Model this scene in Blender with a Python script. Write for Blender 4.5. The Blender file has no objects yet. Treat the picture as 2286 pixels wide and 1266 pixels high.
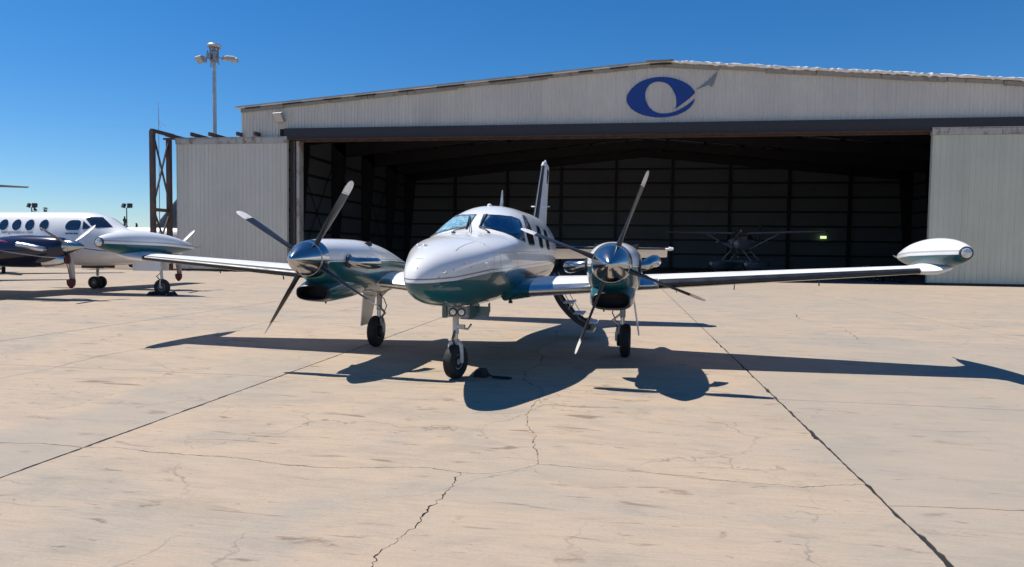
import bpy, bmesh, math, random
from mathutils import Vector, Matrix
from mathutils.bvhtree import BVHTree
from mathutils.geometry import delaunay_2d_cdt
random.seed(7)
SC = bpy.context.scene
COL = SC.collection
R = math.radians
PI = math.pi

# ------------------------------------------------------------------ camera
PX, FPX, CAM_H = 2286.0, 1540.0, 1.66
ROLL = math.atan(0.0133); PITCH = math.atan(74 / FPX); YAW = math.atan(247 * math.cos(PITCH) / FPX)
fw = Vector((-math.sin(YAW) * math.cos(PITCH), math.cos(YAW) * math.cos(PITCH), -math.sin(PITCH)))
rt = Vector((math.cos(YAW), math.sin(YAW), 0)); up = rt.cross(fw)
rr = math.cos(ROLL) * rt + math.sin(ROLL) * up; uu = math.cos(ROLL) * up - math.sin(ROLL) * rt
cd = bpy.data.cameras.new('camera'); cam = bpy.data.objects.new('camera', cd); COL.objects.link(cam)
cam.matrix_world = Matrix(((rr.x, uu.x, -fw.x, 0), (rr.y, uu.y, -fw.y, 0), (rr.z, uu.z, -fw.z, CAM_H), (0, 0, 0, 1)))
cd.sensor_width = 36; cd.lens = 36 * FPX / PX; cd.clip_end = 4000; cd.clip_start = 0.05
SC.camera = cam

# ------------------------------------------------------------------ sky, sun, exposure
SUN_EL, SUN_AZ = R(60.5), R(-85)          # azimuth from +Y towards +X
S = Vector((math.sin(SUN_AZ) * math.cos(SUN_EL), math.cos(SUN_AZ) * math.cos(SUN_EL), math.sin(SUN_EL)))
world = bpy.data.worlds.new('World'); SC.world = world; world.use_nodes = True
nt = world.node_tree; bg = nt.nodes['Background']
sky = nt.nodes.new('ShaderNodeTexSky'); sky.sky_type = 'NISHITA'; sky.sun_disc = False
sky.sun_elevation = SUN_EL; sky.sun_rotation = SUN_AZ % (2 * PI)
sky.air_density = 1.0; sky.dust_density = 0.0; sky.ozone_density = 10.0; sky.altitude = 0
hs = nt.nodes.new('ShaderNodeHueSaturation'); hs.inputs['Saturation'].default_value = 1.2
nt.links.new(sky.outputs[0], hs.inputs['Color']); nt.links.new(hs.outputs[0], bg.inputs[0]); bg.inputs[1].default_value = 0.080
sd = bpy.data.lights.new('sun', 'SUN'); sd.energy = 4.3; sd.angle = R(0.53); sd.color = (1.0, 0.945, 0.86)
sun = bpy.data.objects.new('sun', sd); COL.objects.link(sun)
sun.rotation_euler = S.to_track_quat('Z', 'Y').to_euler()
SC.render.engine = 'CYCLES'
SC.view_settings.view_transform = 'Standard'; SC.view_settings.look = 'None'
SC.view_settings.exposure = 0.5; SC.view_settings.gamma = 1; SC.view_settings.use_curve_mapping = False

# ------------------------------------------------------------------ materials
MATS = {}
def mat_base(name):
    m = bpy.data.materials.new(name); m.use_nodes = True
    return m, m.node_tree, m.node_tree.nodes['Principled BSDF']
def setp(p, col=None, rough=None, metal=None, coat=None, coat_rough=0.03, spec=None):
    if col is not None: p.inputs['Base Color'].default_value = (*col, 1)
    if rough is not None: p.inputs['Roughness'].default_value = rough
    if metal is not None: p.inputs['Metallic'].default_value = metal
    if coat: p.inputs['Coat Weight'].default_value = coat; p.inputs['Coat Roughness'].default_value = coat_rough
    if spec is not None: p.inputs['Specular IOR Level'].default_value = spec
def noise(nt, scale, detail=4, rough=0.55, vec=None, dist=0):
    n = nt.nodes.new('ShaderNodeTexNoise'); n.inputs['Scale'].default_value = scale
    n.inputs['Detail'].default_value = detail; n.inputs['Roughness'].default_value = rough
    n.inputs['Distortion'].default_value = dist
    if vec is not None: nt.links.new(vec, n.inputs['Vector'])
    return n
def ramp(nt, fac, stops, interp='LINEAR'):
    r = nt.nodes.new('ShaderNodeValToRGB'); r.color_ramp.interpolation = interp
    e = r.color_ramp.elements
    while len(e) < len(stops): e.new(0.5)
    for i, (p, c) in enumerate(stops):
        e[i].position = p; e[i].color = (*c, 1) if len(c) == 3 else c
    nt.links.new(fac, r.inputs[0]); return r
def mixc(nt, fac, a, b, mode='MIX'):
    m = nt.nodes.new('ShaderNodeMix'); m.data_type = 'RGBA'; m.blend_type = mode
    if isinstance(fac, (int, float)): m.inputs[0].default_value = fac
    else: nt.links.new(fac, m.inputs[0])
    for s, v in ((6, a), (7, b)):
        if isinstance(v, tuple): m.inputs[s].default_value = (*v, 1)
        else: nt.links.new(v, m.inputs[s])
    return m.outputs[2]
def mth(nt, op, a, b=None, clamp=False):
    m = nt.nodes.new('ShaderNodeMath'); m.operation = op; m.use_clamp = clamp
    for i, v in enumerate((a, b)):
        if v is None: continue
        if isinstance(v, (int, float)): m.inputs[i].default_value = v
        else: nt.links.new(v, m.inputs[i])
    return m.outputs[0]
def objco(nt, scale=(1, 1, 1), rot=(0, 0, 0)):
    t = nt.nodes.new('ShaderNodeTexCoord'); mp = nt.nodes.new('ShaderNodeMapping')
    mp.inputs['Scale'].default_value = scale; mp.inputs['Rotation'].default_value = rot
    nt.links.new(t.outputs['Object'], mp.inputs[0]); return mp.outputs[0]
def bump(nt, p, h, strength, dist=0.01):
    b = nt.nodes.new('ShaderNodeBump'); b.inputs['Strength'].default_value = strength; b.inputs['Distance'].default_value = dist
    nt.links.new(h, b.inputs['Height']); nt.links.new(b.outputs[0], p.inputs['Normal']); return b

def plain(name, col, rough=0.5, metal=0.0, coat=0, var=0.12, scale=4.0, spec=None, brough=0.0):
    """paint / metal / rubber with slight uneven tone and gloss"""
    m, nt, p = mat_base(name); setp(p, col, rough, metal, coat, spec=spec)
    v = objco(nt); n = noise(nt, scale, 5, 0.6, v)
    a = tuple(c * (1 - var) for c in col); b = tuple(min(1, c * (1 + var)) for c in col)
    r = ramp(nt, n.outputs[0], [(0.3, a), (0.7, b)]); nt.links.new(r.outputs[0], p.inputs['Base Color'])
    mr = nt.nodes.new('ShaderNodeMapRange'); mr.inputs[1].default_value = 0.3; mr.inputs[2].default_value = 0.7
    mr.inputs[3].default_value = max(0.02, rough * 0.85); mr.inputs[4].default_value = min(1, rough * 1.2)
    nt.links.new(n.outputs[0], mr.inputs[0]); nt.links.new(mr.outputs[0], p.inputs['Roughness'])
    if brough: bump(nt, p, noise(nt, 40, 3, 0.6, v).outputs[0], brough, 0.002)
    MATS[name] = m; return m

def paint_split(name, curve, top, low, line, width=0.05, base=None, rough=0.32, coat=0.7):
    """two-tone aircraft paint: 'top' above a cheat line z=curve(y), thin stripe, white band, 'low' below"""
    m, nt, p = mat_base(name); setp(p, top, rough, 0, coat, spec=0.25)
    t = nt.nodes.new('ShaderNodeTexCoord'); s = nt.nodes.new('ShaderNodeSeparateXYZ'); nt.links.new(t.outputs['Object'], s.inputs[0])
    y0, y1 = curve[0][0], curve[-1][0]; zs = [c[1] for c in curve]; z0, z1 = min(zs) - .01, max(zs) + .01
    mr = nt.nodes.new('ShaderNodeMapRange'); nt.links.new(s.outputs[1], mr.inputs[0])
    mr.inputs[1].default_value = y0; mr.inputs[2].default_value = y1
    r = nt.nodes.new('ShaderNodeValToRGB'); e = r.color_ramp.elements
    while len(e) < len(curve): e.new(0.5)
    for i, (y, z) in enumerate(curve):
        e[i].position = (y - y0) / (y1 - y0); g = (z - z0) / (z1 - z0); e[i].color = (g, g, g, 1)
    nt.links.new(mr.outputs[0], r.inputs[0])
    zc = mth(nt, 'ADD', mth(nt, 'MULTIPLY', r.outputs[0], z1 - z0), z0)
    d = mth(nt, 'SUBTRACT', s.outputs[2], zc)
    f = mth(nt, 'ADD', mth(nt, 'MULTIPLY', d, 1 / 0.4), 0.5)
    w = width / 0.4
    st = [(0.0, low), (0.5, top), (0.5 + w * 0.55, line), (0.5 + w * 0.85, top)]
    if base is not None: st = [(0.0, base[1]), (0.5 - base[0] / 0.4, low)] + st[1:]
    cr = ramp(nt, f, st, 'CONSTANT')
    n = noise(nt, 2.5, 5, 0.6, t.outputs['Object'])
    col = mixc(nt, 0.10, cr.outputs[0], ramp(nt, n.outputs[0], [(0.35, (0.55, 0.53, 0.5)), (0.6, (1, 1, 1))]).outputs[0], 'MULTIPLY')
    nt.links.new(col, p.inputs['Base Color'])
    # gentle skin waviness, as riveted sheet shows in reflections
    n2 = noise(nt, 3.0, 2, 0.5, t.outputs['Object']); bump(nt, p, n2.outputs[0], 0.05, 0.012)
    MATS[name] = m; return m

WHITE, TEAL = (0.76, 0.76, 0.755), (0.007, 0.092, 0.112)
GREYLINE = (0.22, 0.23, 0.25)
paint_split('fus_paint', [(-4.15, 1.30), (-3.6, 1.315), (-2.8, 1.385), (-1.6, 1.405), (1.5, 1.42), (4, 1.6), (6.4, 1.78)], WHITE, TEAL, GREYLINE, 0.055)
paint_split('nac_paint', [(-2.6, 1.475), (-0.5, 1.47), (1.4, 1.38)], WHITE, TEAL, GREYLINE, 0.03)
paint_split('tank_paint', [(-1.3, 1.685), (0.2, 1.655), (1.3, 1.60)], WHITE, (0.006, 0.080, 0.098), (0.42, 0.45, 0.47), 0.07, coat=0.25)
plain('white_paint', WHITE, 0.38, 0, 0.15, 0.06, 2.0)
plain('teal_paint', (0.006, 0.080, 0.098), 0.28, 0, 1.0, 0.1)
plain('chrome', (0.46, 0.45, 0.44), 0.17, 1.0, 0, 0.05, 6)
plain('brushed', (0.60, 0.60, 0.61), 0.34, 1.0, 0, 0.10, 5)
plain('steel', (0.42, 0.42, 0.43), 0.38, 0.9, 0, 0.2, 10)
plain('grey_metal', (0.30, 0.31, 0.32), 0.5, 0.3, 0, 0.2, 8)
plain('strut_white', (0.55, 0.55, 0.54), 0.4, 0, 0, 0.2, 12)
plain('boot_black', (0.014, 0.015, 0.018), 0.42, 0, 0, 0.3, 6)
plain('blade_black', (0.018, 0.019, 0.022), 0.36, 0, 0, 0.35, 6)
plain('blade_grey', (0.33, 0.33, 0.34), 0.35, 0.6, 0, 0.15, 6)
plain('blade_tip', (0.66, 0.64, 0.62), 0.45, 0, 0, 0.12, 14)
plain('blade_red', (0.35, 0.03, 0.03), 0.5, 0, 0, 0.2, 10)
plain('sleeve_red', (0.10, 0.018, 0.022), 0.8, 0, 0, 0.25, 10)
plain('tyre', (0.018, 0.018, 0.019), 0.75, 0, 0, 0.3, 15)
plain('dark_void', (0.006, 0.006, 0.008), 0.6, 0, 0, 0.3, 8)
plain('dark_metal', (0.05, 0.05, 0.055), 0.5, 0.3, 0, 0.3, 10)
plain('navy_paint', (0.012, 0.014, 0.040), 0.22, 0, 1.0, 0.15, 2)
plain('red_line', (0.30, 0.015, 0.05), 0.3, 0, 1.0, 0.1)
plain('silver_line', (0.5, 0.5, 0.55), 0.3, 0.4, 0.5, 0.1)
plain('glass_dark', (0.010, 0.014, 0.022), 0.04, 0, 1.0, 0.3, 3, spec=0.8)
plain('lens_glass', (0.55, 0.56, 0.56), 0.05, 0.5, 1.0, 0.25, 30)
plain('seal', (0.05, 0.05, 0.055), 0.5, 0, 0, 0.2, 8)
plain('seam', (0.16, 0.16, 0.17), 0.6, 0, 0, 0.1, 8)
plain('rope', (0.02, 0.02, 0.022), 0.8, 0, 0, 0.3, 30)
plain('amber', (0.5, 0.2, 0.02), 0.2, 0, 1, 0.1)

def foil():
    m, nt, p = mat_base('sunshade_foil'); setp(p, (0.3, 0.5, 0.7), 0.3, 0.15)
    v = objco(nt); n = noise(nt, 11, 5, 0.7, v, 2.2); n2 = noise(nt, 34, 4, 0.7, v, 1.0)
    r = ramp(nt, n.outputs[0], [(0.34, (0.16, 0.48, 0.74)), (0.46, (0.32, 0.68, 0.88)), (0.56, (0.58, 0.86, 0.95)), (0.66, (0.98, 0.99, 1.0))])
    c = mixc(nt, 0.5, r.outputs[0], ramp(nt, n2.outputs[0], [(0.35, (0.6, 0.7, 0.8)), (0.62, (1.25, 1.2, 1.15))]).outputs[0], 'MULTIPLY')
    nt.links.new(c, p.inputs['Base Color'])
    bump(nt, p, mth(nt, 'ADD', n.outputs[0], mth(nt, 'MULTIPLY', n2.outputs[0], 0.4)), 1.0, 0.06)
    MATS['foil'] = m
foil()
def pane():
    m, nt, p = mat_base('window_pane'); nt.nodes.remove(p)
    o = nt.nodes['Material Output']; tr = nt.nodes.new('ShaderNodeBsdfTransparent'); gl = nt.nodes.new('ShaderNodeBsdfGlossy')
    tr.inputs[0].default_value = (0.93, 0.96, 0.98, 1); gl.inputs['Roughness'].default_value = 0.03
    lw = nt.nodes.new('ShaderNodeFresnel'); lw.inputs[0].default_value = 1.45
    n = noise(nt, 3, 2, 0.5, objco(nt)); b = nt.nodes.new('ShaderNodeBump'); b.inputs['Strength'].default_value = 0.05
    nt.links.new(n.outputs[0], b.inputs['Height']); nt.links.new(b.outputs[0], gl.inputs['Normal'])
    mx = nt.nodes.new('ShaderNodeMixShader'); nt.links.new(lw.outputs[0], mx.inputs[0])
    nt.links.new(tr.outputs[0], mx.inputs[1]); nt.links.new(gl.outputs[0], mx.inputs[2]); nt.links.new(mx.outputs[0], o.inputs[0])
    MATS['pane'] = m
pane()

def concrete():
    m, nt, p = mat_base('concrete'); setp(p, None, 0.88, 0, spec=0.25)
    g = nt.nodes.new('ShaderNodeNewGeometry'); pos = g.outputs['Position']
    def mp(scale, rz=0.0):
        q = nt.nodes.new('ShaderNodeMapping'); q.inputs['Scale'].default_value = scale; q.inputs['Rotation'].default_value = (0, 0, rz)
        nt.links.new(pos, q.inputs[0]); return q.outputs[0]
    big = noise(nt, 0.45, 6, 0.65, mp((0.8, 1.2, 1)), 0.8)
    c = ramp(nt, big.outputs[0], [(0.30, (0.330, 0.290, 0.242)), (0.44, (0.382, 0.314, 0.246)), (0.54, (0.420, 0.330, 0.246)), (0.66, (0.396, 0.320, 0.250)), (0.76, (0.358, 0.306, 0.248))]).outputs[0]
    mid = noise(nt, 1.6, 6, 0.7, mp((0.7, 1.5, 1), 0.05), 0.6)
    c = mixc(nt, 0.75, c, ramp(nt, mid.outputs[0], [(0.33, (0.80, 0.83, 0.86)), (0.50, (1, 1, 1)), (0.72, (1.08, 1.03, 0.96))]).outputs[0], 'MULTIPLY')
    # broom streaks run across the lane: a coarse and a fine set
    br = noise(nt, 1.0, 7, 0.75, mp((3.2, 44, 1), -0.02), 0.2)
    c = mixc(nt, 0.55, c, ramp(nt, br.outputs[0], [(0.34, (0.76, 0.75, 0.74)), (0.5, (1, 1, 1)), (0.68, (1.10, 1.08, 1.06))]).outputs[0], 'MULTIPLY')
    br2 = noise(nt, 1.0, 5, 0.7, mp((0.9, 9, 1), 0.03), 0.5)
    c = mixc(nt, 0.30, c, ramp(nt, br2.outputs[0], [(0.36, (0.82, 0.81, 0.80)), (0.5, (1, 1, 1)), (0.66, (1.06, 1.04, 1.02))]).outputs[0], 'MULTIPLY')
    # hairline crazing, only in patches
    wv = noise(nt, 1.3, 4, 0.6, mp((1, 1, 1))); va = nt.nodes.new('ShaderNodeVectorMath'); va.operation = 'ADD'
    sv = nt.nodes.new('ShaderNodeVectorMath'); sv.operation = 'SCALE'; sv.inputs['Scale'].default_value = 0.9
    nt.links.new(wv.outputs['Color'], sv.inputs[0]); nt.links.new(pos, va.inputs[0]); nt.links.new(sv.outputs[0], va.inputs[1])
    vo = nt.nodes.new('ShaderNodeTexVoronoi'); vo.feature = 'DISTANCE_TO_EDGE'; vo.inputs['Scale'].default_value = 0.55; nt.links.new(va.outputs[0], vo.inputs['Vector'])
    hl = mth(nt, 'LESS_THAN', vo.outputs['Distance'], 0.0045); hm = ramp(nt, noise(nt, 0.6, 3, 0.6, mp((1, 1, 1), 2.0)).outputs[0], [(0.46, (0, 0, 0)), (0.60, (1, 1, 1))]).outputs[0]
    c = mixc(nt, mth(nt, 'MULTIPLY', mth(nt, 'MULTIPLY', hl, hm), 0.55), c, (0.15, 0.13, 0.11))
    # scuffs and rubber marks: short dark smears
    sc = noise(nt, 1.0, 5, 0.6, mp((1.4, 6.5, 1), 0.06), 0.8)
    c = mixc(nt, 0.8, c, ramp(nt, sc.outputs[0], [(0.32, (0.50, 0.46, 0.42)), (0.385, (1, 1, 1))]).outputs[0], 'MULTIPLY')
    sc2 = noise(nt, 4.0, 4, 0.65, mp((0.8, 3.0, 1), -0.15), 0.5)
    c = mixc(nt, 0.7, c, ramp(nt, sc2.outputs[0], [(0.295, (0.44, 0.40, 0.37)), (0.34, (1, 1, 1))]).outputs[0], 'MULTIPLY')
    # pits
    pt = noise(nt, 22, 3, 0.6, mp((0.8, 1.6, 1)))
    c = mixc(nt, 0.8, c, ramp(nt, pt.outputs[0], [(0.26, (0.40, 0.37, 0.34)), (0.32, (1, 1, 1))]).outputs[0], 'MULTIPLY')
    fine = noise(nt, 60, 4, 0.7, mp((0.7, 1.4, 1)))
    c = mixc(nt, 0.85, c, ramp(nt, fine.outputs[0], [(0.3, (0.86, 0.86, 0.86)), (0.7, (1.1, 1.1, 1.1))]).outputs[0], 'MULTIPLY')
    # rusty / oily patches
    ox = noise(nt, 0.8, 4, 0.6, mp((1, 1, 1), 1.0), 0.3)
    c = mixc(nt, 0.5, c, ramp(nt, ox.outputs[0], [(0.68, (1, 1, 1)), (0.76, (1.02, 0.86, 0.66))]).outputs[0], 'MULTIPLY')
    # damp grey band beside the long joint left of the camera lane
    s = nt.nodes.new('ShaderNodeSeparateXYZ'); nt.links.new(pos, s.inputs[0])
    wob = noise(nt, 0.7, 4, 0.6, mp((1, 1, 1)))
    xx = mth(nt, 'ADD', s.outputs[0], mth(nt, 'MULTIPLY', wob.outputs[0], 1.5))
    ms = nt.nodes.new('ShaderNodeMapRange'); ms.interpolation_type = 'SMOOTHSTEP'; nt.links.new(xx, ms.inputs[0]); ms.inputs[1].default_value = -4.85; ms.inputs[2].default_value = -4.55
    b1 = mth(nt, 'MULTIPLY', ms.outputs[0], mth(nt, 'LESS_THAN', s.outputs[0], -4.33))
    me_ = nt.nodes.new('ShaderNodeMapRange'); nt.links.new(s.outputs[1], me_.inputs[0]); me_.inputs[1].default_value = 10.5; me_.inputs[2].default_value = 8.0
    b1 = mth(nt, 'MULTIPLY', b1, me_.outputs[0])
    c = mixc(nt, mth(nt, 'MULTIPLY', b1, 0.42), c, (0.275, 0.262, 0.232))
    at = nt.nodes.new('ShaderNodeAttribute'); at.attribute_type = 'OBJECT'; at.attribute_name = 'tone'
    c = mixc(nt, at.outputs['Fac'], c, (0.300, 0.272, 0.232))
    nt.links.new(c, p.inputs['Base Color'])
    h = mth(nt, 'ADD', mth(nt, 'MULTIPLY', fine.outputs[0], 0.5), br.outputs[0])
    bump(nt, p, h, 0.35, 0.006)
    MATS['concrete'] = m
concrete()
def soil():
    m, nt, p = mat_base('dry_ground'); setp(p, None, 0.95, 0, spec=0.1)
    g = nt.nodes.new('ShaderNodeNewGeometry')
    n = noise(nt, 0.08, 6, 0.6, g.outputs['Position']); n2 = noise(nt, 2.0, 5, 0.7, g.outputs['Position'])
    c = ramp(nt, n.outputs[0], [(0.3, (0.24, 0.17, 0.12)), (0.5, (0.27, 0.20, 0.14)), (0.7, (0.20, 0.17, 0.10))]).outputs[0]
    c = mixc(nt, 0.4, c, ramp(nt, n2.outputs[0], [(0.3, (0.7, 0.7, 0.7)), (0.7, (1.1, 1.1, 1.1))]).outputs[0], 'MULTIPLY')
    nt.links.new(c, p.inputs['Base Color']); MATS['soil'] = m
soil()
plain('joint_filler', (0.016, 0.015, 0.014), 0.9, 0, 0, 0.4, 6)
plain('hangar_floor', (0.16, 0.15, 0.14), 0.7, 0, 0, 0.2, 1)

def sheet(name, col, dirt=0.5, rust=0.0):
    """ribbed painted steel sheet: faded, rain streaks, some rust near the top"""
    m, nt, p = mat_base(name); setp(p, None, 0.55, 0)
    g = nt.nodes.new('ShaderNodeNewGeometry')
    def mp(scale):
        q = nt.nodes.new('ShaderNodeMapping'); q.inputs['Scale'].default_value = scale
        nt.links.new(g.outputs['Position'], q.inputs[0]); return q.outputs[0]
    n1 = noise(nt, 0.25, 4, 0.6, mp((1, 1, 1))); st = noise(nt, 1.0, 5, 0.65, mp((5, 5, 0.22)))
    c = mixc(nt, 1.0, col, ramp(nt, n1.outputs[0], [(0.3, (0.92, 0.92, 0.92)), (0.7, (1.05, 1.05, 1.04))]).outputs[0], 'MULTIPLY')
    c = mixc(nt, dirt * 0.55, c, ramp(nt, st.outputs[0], [(0.30, (0.72, 0.70, 0.66)), (0.5, (1, 1, 1))]).outputs[0], 'MULTIPLY')
    oi = nt.nodes.new('ShaderNodeObjectInfo')
    c = mixc(nt, 0.5, c, ramp(nt, oi.outputs['Random'], [(0, (0.90, 0.90, 0.91)), (1, (1.05, 1.04, 1.02))]).outputs[0], 'MULTIPLY')
    if rust:
        r = noise(nt, 2.5, 6, 0.7, mp((1, 1, 0.5)))
        c = mixc(nt, ramp(nt, r.outputs[0], [(0.60 - rust * 0.12, (0, 0, 0)), (0.70, (1, 1, 1))]).outputs[0], c, (0.16, 0.085, 0.045))
    nt.links.new(c, p.inputs['Base Color']); MATS[name] = m
sheet('facade_sheet', (0.655, 0.615, 0.54))
sheet('door_sheet', (0.645, 0.62, 0.535), 0.4)
sheet('door_sheet_green', (0.60, 0.60, 0.485), 0.4)
sheet('trim_sheet', (0.46, 0.44, 0.40), 0.7, 0.8)
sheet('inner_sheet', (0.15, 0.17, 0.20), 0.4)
sheet('rust_steel', (0.075, 0.048, 0.042), 0.5, 1.0)
sheet('dark_fascia', (0.028, 0.026, 0.030), 0.3)
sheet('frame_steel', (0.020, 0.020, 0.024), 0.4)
sheet('roof_foam', (0.78, 0.77, 0.74), 0.2)
sheet('rake_trim', (0.30, 0.285, 0.26), 0.8, 0.5)
plain('logo_blue', (0.006, 0.045, 0.24), 0.45, 0, 0, 0.08, 1)
plain('logo_grey', (0.20, 0.225, 0.23), 0.5, 0, 0, 0.15, 1)
plain('galvanised', (0.40, 0.41, 0.42), 0.45, 0.5, 0, 0.2, 3)
plain('lamp_glass', (0.5, 0.5, 0.46), 0.15, 0, 0.6, 0.1, 5)
plain('leaf', (0.05, 0.075, 0.03), 0.7, 0, 0, 0.4, 3)
plain('bark', (0.09, 0.07, 0.05), 0.9, 0, 0, 0.3, 6)
m, nt_, p_ = mat_base('green_glow'); setp(p_, (0.2, 0.5, 0.1), 0.5); p_.inputs['Emission Color'].default_value = (0.75, 1, 0.45, 1); p_.inputs['Emission Strength'].default_value = 0.8; MATS['green_glow'] = m
m, nt_, p_ = mat_base('lamp_on'); setp(p_, (0.8, 0.8, 0.8), 0.5); p_.inputs['Emission Color'].default_value = (1, 0.97, 0.9, 1); p_.inputs['Emission Strength'].default_value = 0.9; MATS['lamp_on'] = m

# ------------------------------------------------------------------ mesh helpers
INV = {}
def link(o, parent=None):
    COL.objects.link(o)
    if parent is not None:
        o.parent = parent
        if parent.name in INV: o.matrix_parent_inverse = INV[parent.name]
    return o
def thing(name, label, cat, loc=(0, 0, 0), rz=0.0, group=None, world_coords=False):
    o = bpy.data.objects.new(name, None); COL.objects.link(o); o.location = loc; o.rotation_euler = (0, 0, rz)
    o.empty_display_size = 0.3; o['label'] = label; o['category'] = cat
    if group: o['group'] = group
    if world_coords: INV[o.name] = Matrix.Translation(-Vector(loc))
    return o
def tag(o, label, cat, group=None):
    o['label'] = label; o['category'] = cat
    if group: o['group'] = group
    return o
class MB:
    def __init__(s): s.v = []; s.f = []; s.m = []
    def add(s, v, f, mi=0):
        b = len(s.v); s.v += [tuple(p) for p in v]; s.f += [tuple(i + b for i in q) for q in f]; s.m += [mi] * len(f); return s
    def box(s, x0, x1, y0, y1, z0, z1, mi=0):
        v = [(x, y, z) for z in (z0, z1) for y in (y0, y1) for x in (x0, x1)]
        return s.add(v, [(0, 2, 3, 1), (4, 5, 7, 6), (0, 1, 5, 4), (2, 6, 7, 3), (0, 4, 6, 2), (1, 3, 7, 5)], mi)
    def beam(s, p, q, w, h=None, upv=(0, 0, 1), mi=0):
        h = h or w; p, q = Vector(p), Vector(q); d = (q - p).normalized(); u = Vector(upv)
        if abs(d.dot(u)) > 0.98: u = Vector((0, 1, 0))
        a = d.cross(u).normalized() * (w / 2); b = a.cross(d).normalized() * (h / 2)
        v = [e + i * a + j * b for e in (p, q) for j in (-1, 1) for i in (-1, 1)]
        return s.add(v, [(0, 1, 3, 2), (4, 6, 7, 5), (0, 4, 5, 1), (2, 3, 7, 6), (0, 2, 6, 4), (1, 5, 7, 3)], mi)
    def loft(s, rings, cap0=True, cap1=True, closed=True, mi=0):
        n = len(rings[0]); v = [p for r in rings for p in r]; f = []
        for i in range(len(rings) - 1):
            for j in range(n if closed else n - 1):
                k = (j + 1) % n; f.append((i * n + j, i * n + k, (i + 1) * n + k, (i + 1) * n + j))
        if cap0: f.append(tuple(range(n - 1, -1, -1)))
        if cap1: f.append(tuple((len(rings) - 1) * n + j for j in range(n)))
        return s.add(v, f, mi)
    def tube(s, pts, r, n=10, mi=0, caps=True, flat=1.0):
        pts = [Vector(p) for p in pts]; rs = r if isinstance(r, (list, tuple)) else [r] * len(pts); rings = []; prev = None
        for i, p in enumerate(pts):
            d = (pts[min(i + 1, len(pts) - 1)] - pts[max(i - 1, 0)]).normalized()
            if prev is None:
                u = Vector((0, 0, 1)) if abs(d.z) < 0.9 else Vector((0, 1, 0))
            else: u = prev
            a = (u - d * u.dot(d)).normalized(); b = d.cross(a); prev = a
            rings.append([p + rs[i] * (math.cos(t) * a * flat + math.sin(t) * b) for t in [2 * PI * j / n for j in range(n)]])
        return s.loft(rings, caps, caps, mi=mi)
    def lathe(s, prof, c, axis='Y', n=24, mi=0, caps=True):
        """prof: (offset along axis, radius)"""
        c = Vector(c); rings = []
        for o, r in prof:
            ring = []
            for j in range(n):
                t = 2 * PI * j / n; a, b = r * math.cos(t), r * math.sin(t)
                ring.append(c + Vector({'X': (o, a, b), 'Y': (b, o, a), 'Z': (a, b, o)}[axis]))
            rings.append(ring)
        return s.loft(rings, caps, caps, mi=mi)
    def prism(s, poly, axis, a0, a1, mi=0):
        """extrude a 2-D polygon; axis Y: poly is (x,z); X: (y,z); Z: (x,y)"""
        f = {'Y': lambda u, v, a: (u, a, v), 'X': lambda u, v, a: (a, u, v), 'Z': lambda u, v, a: (u, v, a)}[axis]
        return s.loft([[f(u, v, a0) for u, v in poly], [f(u, v, a1) for u, v in poly]], mi=mi)
    def build(s, name, mats, parent=None, smooth=False, sharp=35):
        me = bpy.data.meshes.new(name); me.from_pydata(s.v, [], s.f)
        if not isinstance(mats, (list, tuple)): mats = [mats]
        for k in mats: me.materials.append(MATS[k] if isinstance(k, str) else k)
        me.polygons.foreach_set('material_index', s.m)
        bm = bmesh.new(); bm.from_mesh(me); bmesh.ops.recalc_face_normals(bm, faces=bm.faces)
        bm.to_mesh(me); bm.free()
        if smooth:
            me.polygons.foreach_set('use_smooth', [True] * len(me.polygons)); me.set_sharp_from_angle(angle=R(sharp))
        me.update(); o = bpy.data.objects.new(name, me); return link(o, parent)
def copy_tree(o, parent=None):
    c = o.copy(); COL.objects.link(c); c.parent = parent
    for ch in list(o.children): copy_tree(ch, c)
    return c
def se_ring(Y, w, zb, zm, zt, nt_=2.4, nb=2.4, cx=0.0, N=40):
    out = []
    for j in range(N):
        t = 2 * PI * j / N; c, s_ = math.cos(t), math.sin(t); n = nt_ if s_ >= 0 else nb
        x = w * math.copysign(abs(c) ** (2 / n), c); z = zm + ((zt - zm) if s_ >= 0 else (zm - zb)) * math.copysign(abs(s_) ** (2 / n), s_)
        out.append((cx + x, Y, z))
    return out
def interp_stations(st, step=0.1):
    """smooth (Catmull-Rom) densify of station rows; first column is Y"""
    out = []
    for i in range(len(st) - 1):
        p0, p1, p2, p3 = st[max(i - 1, 0)], st[i], st[i + 1], st[min(i + 2, len(st) - 1)]
        n = max(1, int(round((p2[0] - p1[0]) / step)))
        for k in range(n):
            t = k / n; row = [p1[0] + (p2[0] - p1[0]) * t]; h = p2[0] - p1[0]
            for c in range(1, len(p1)):
                m1 = (p2[c] - p0[c]) / max(p2[0] - p0[0], 1e-6) * h; m2 = (p3[c] - p1[c]) / max(p3[0] - p1[0], 1e-6) * h
                t2, t3 = t * t, t * t * t
                row.append((2 * t3 - 3 * t2 + 1) * p1[c] + (t3 - 2 * t2 + t) * m1 + (-2 * t3 + 3 * t2) * p2[c] + (t3 - t2) * m2)
            out.append(row)
    out.append(list(st[-1])); return out
def bvh_of(o):
    bm = bmesh.new(); bm.from_mesh(o.data); b = BVHTree.FromBMesh(bm); bm.free(); return b
def densify(poly, d):
    out = []
    for i, p in enumerate(poly):
        q = poly[(i + 1) % len(poly)]; L = math.hypot(q[0] - p[0], q[1] - p[1]); n = max(1, int(L / d))
        out += [(p[0] + (q[0] - p[0]) * k / n, p[1] + (q[1] - p[1]) * k / n) for k in range(n)]
    return out
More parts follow.
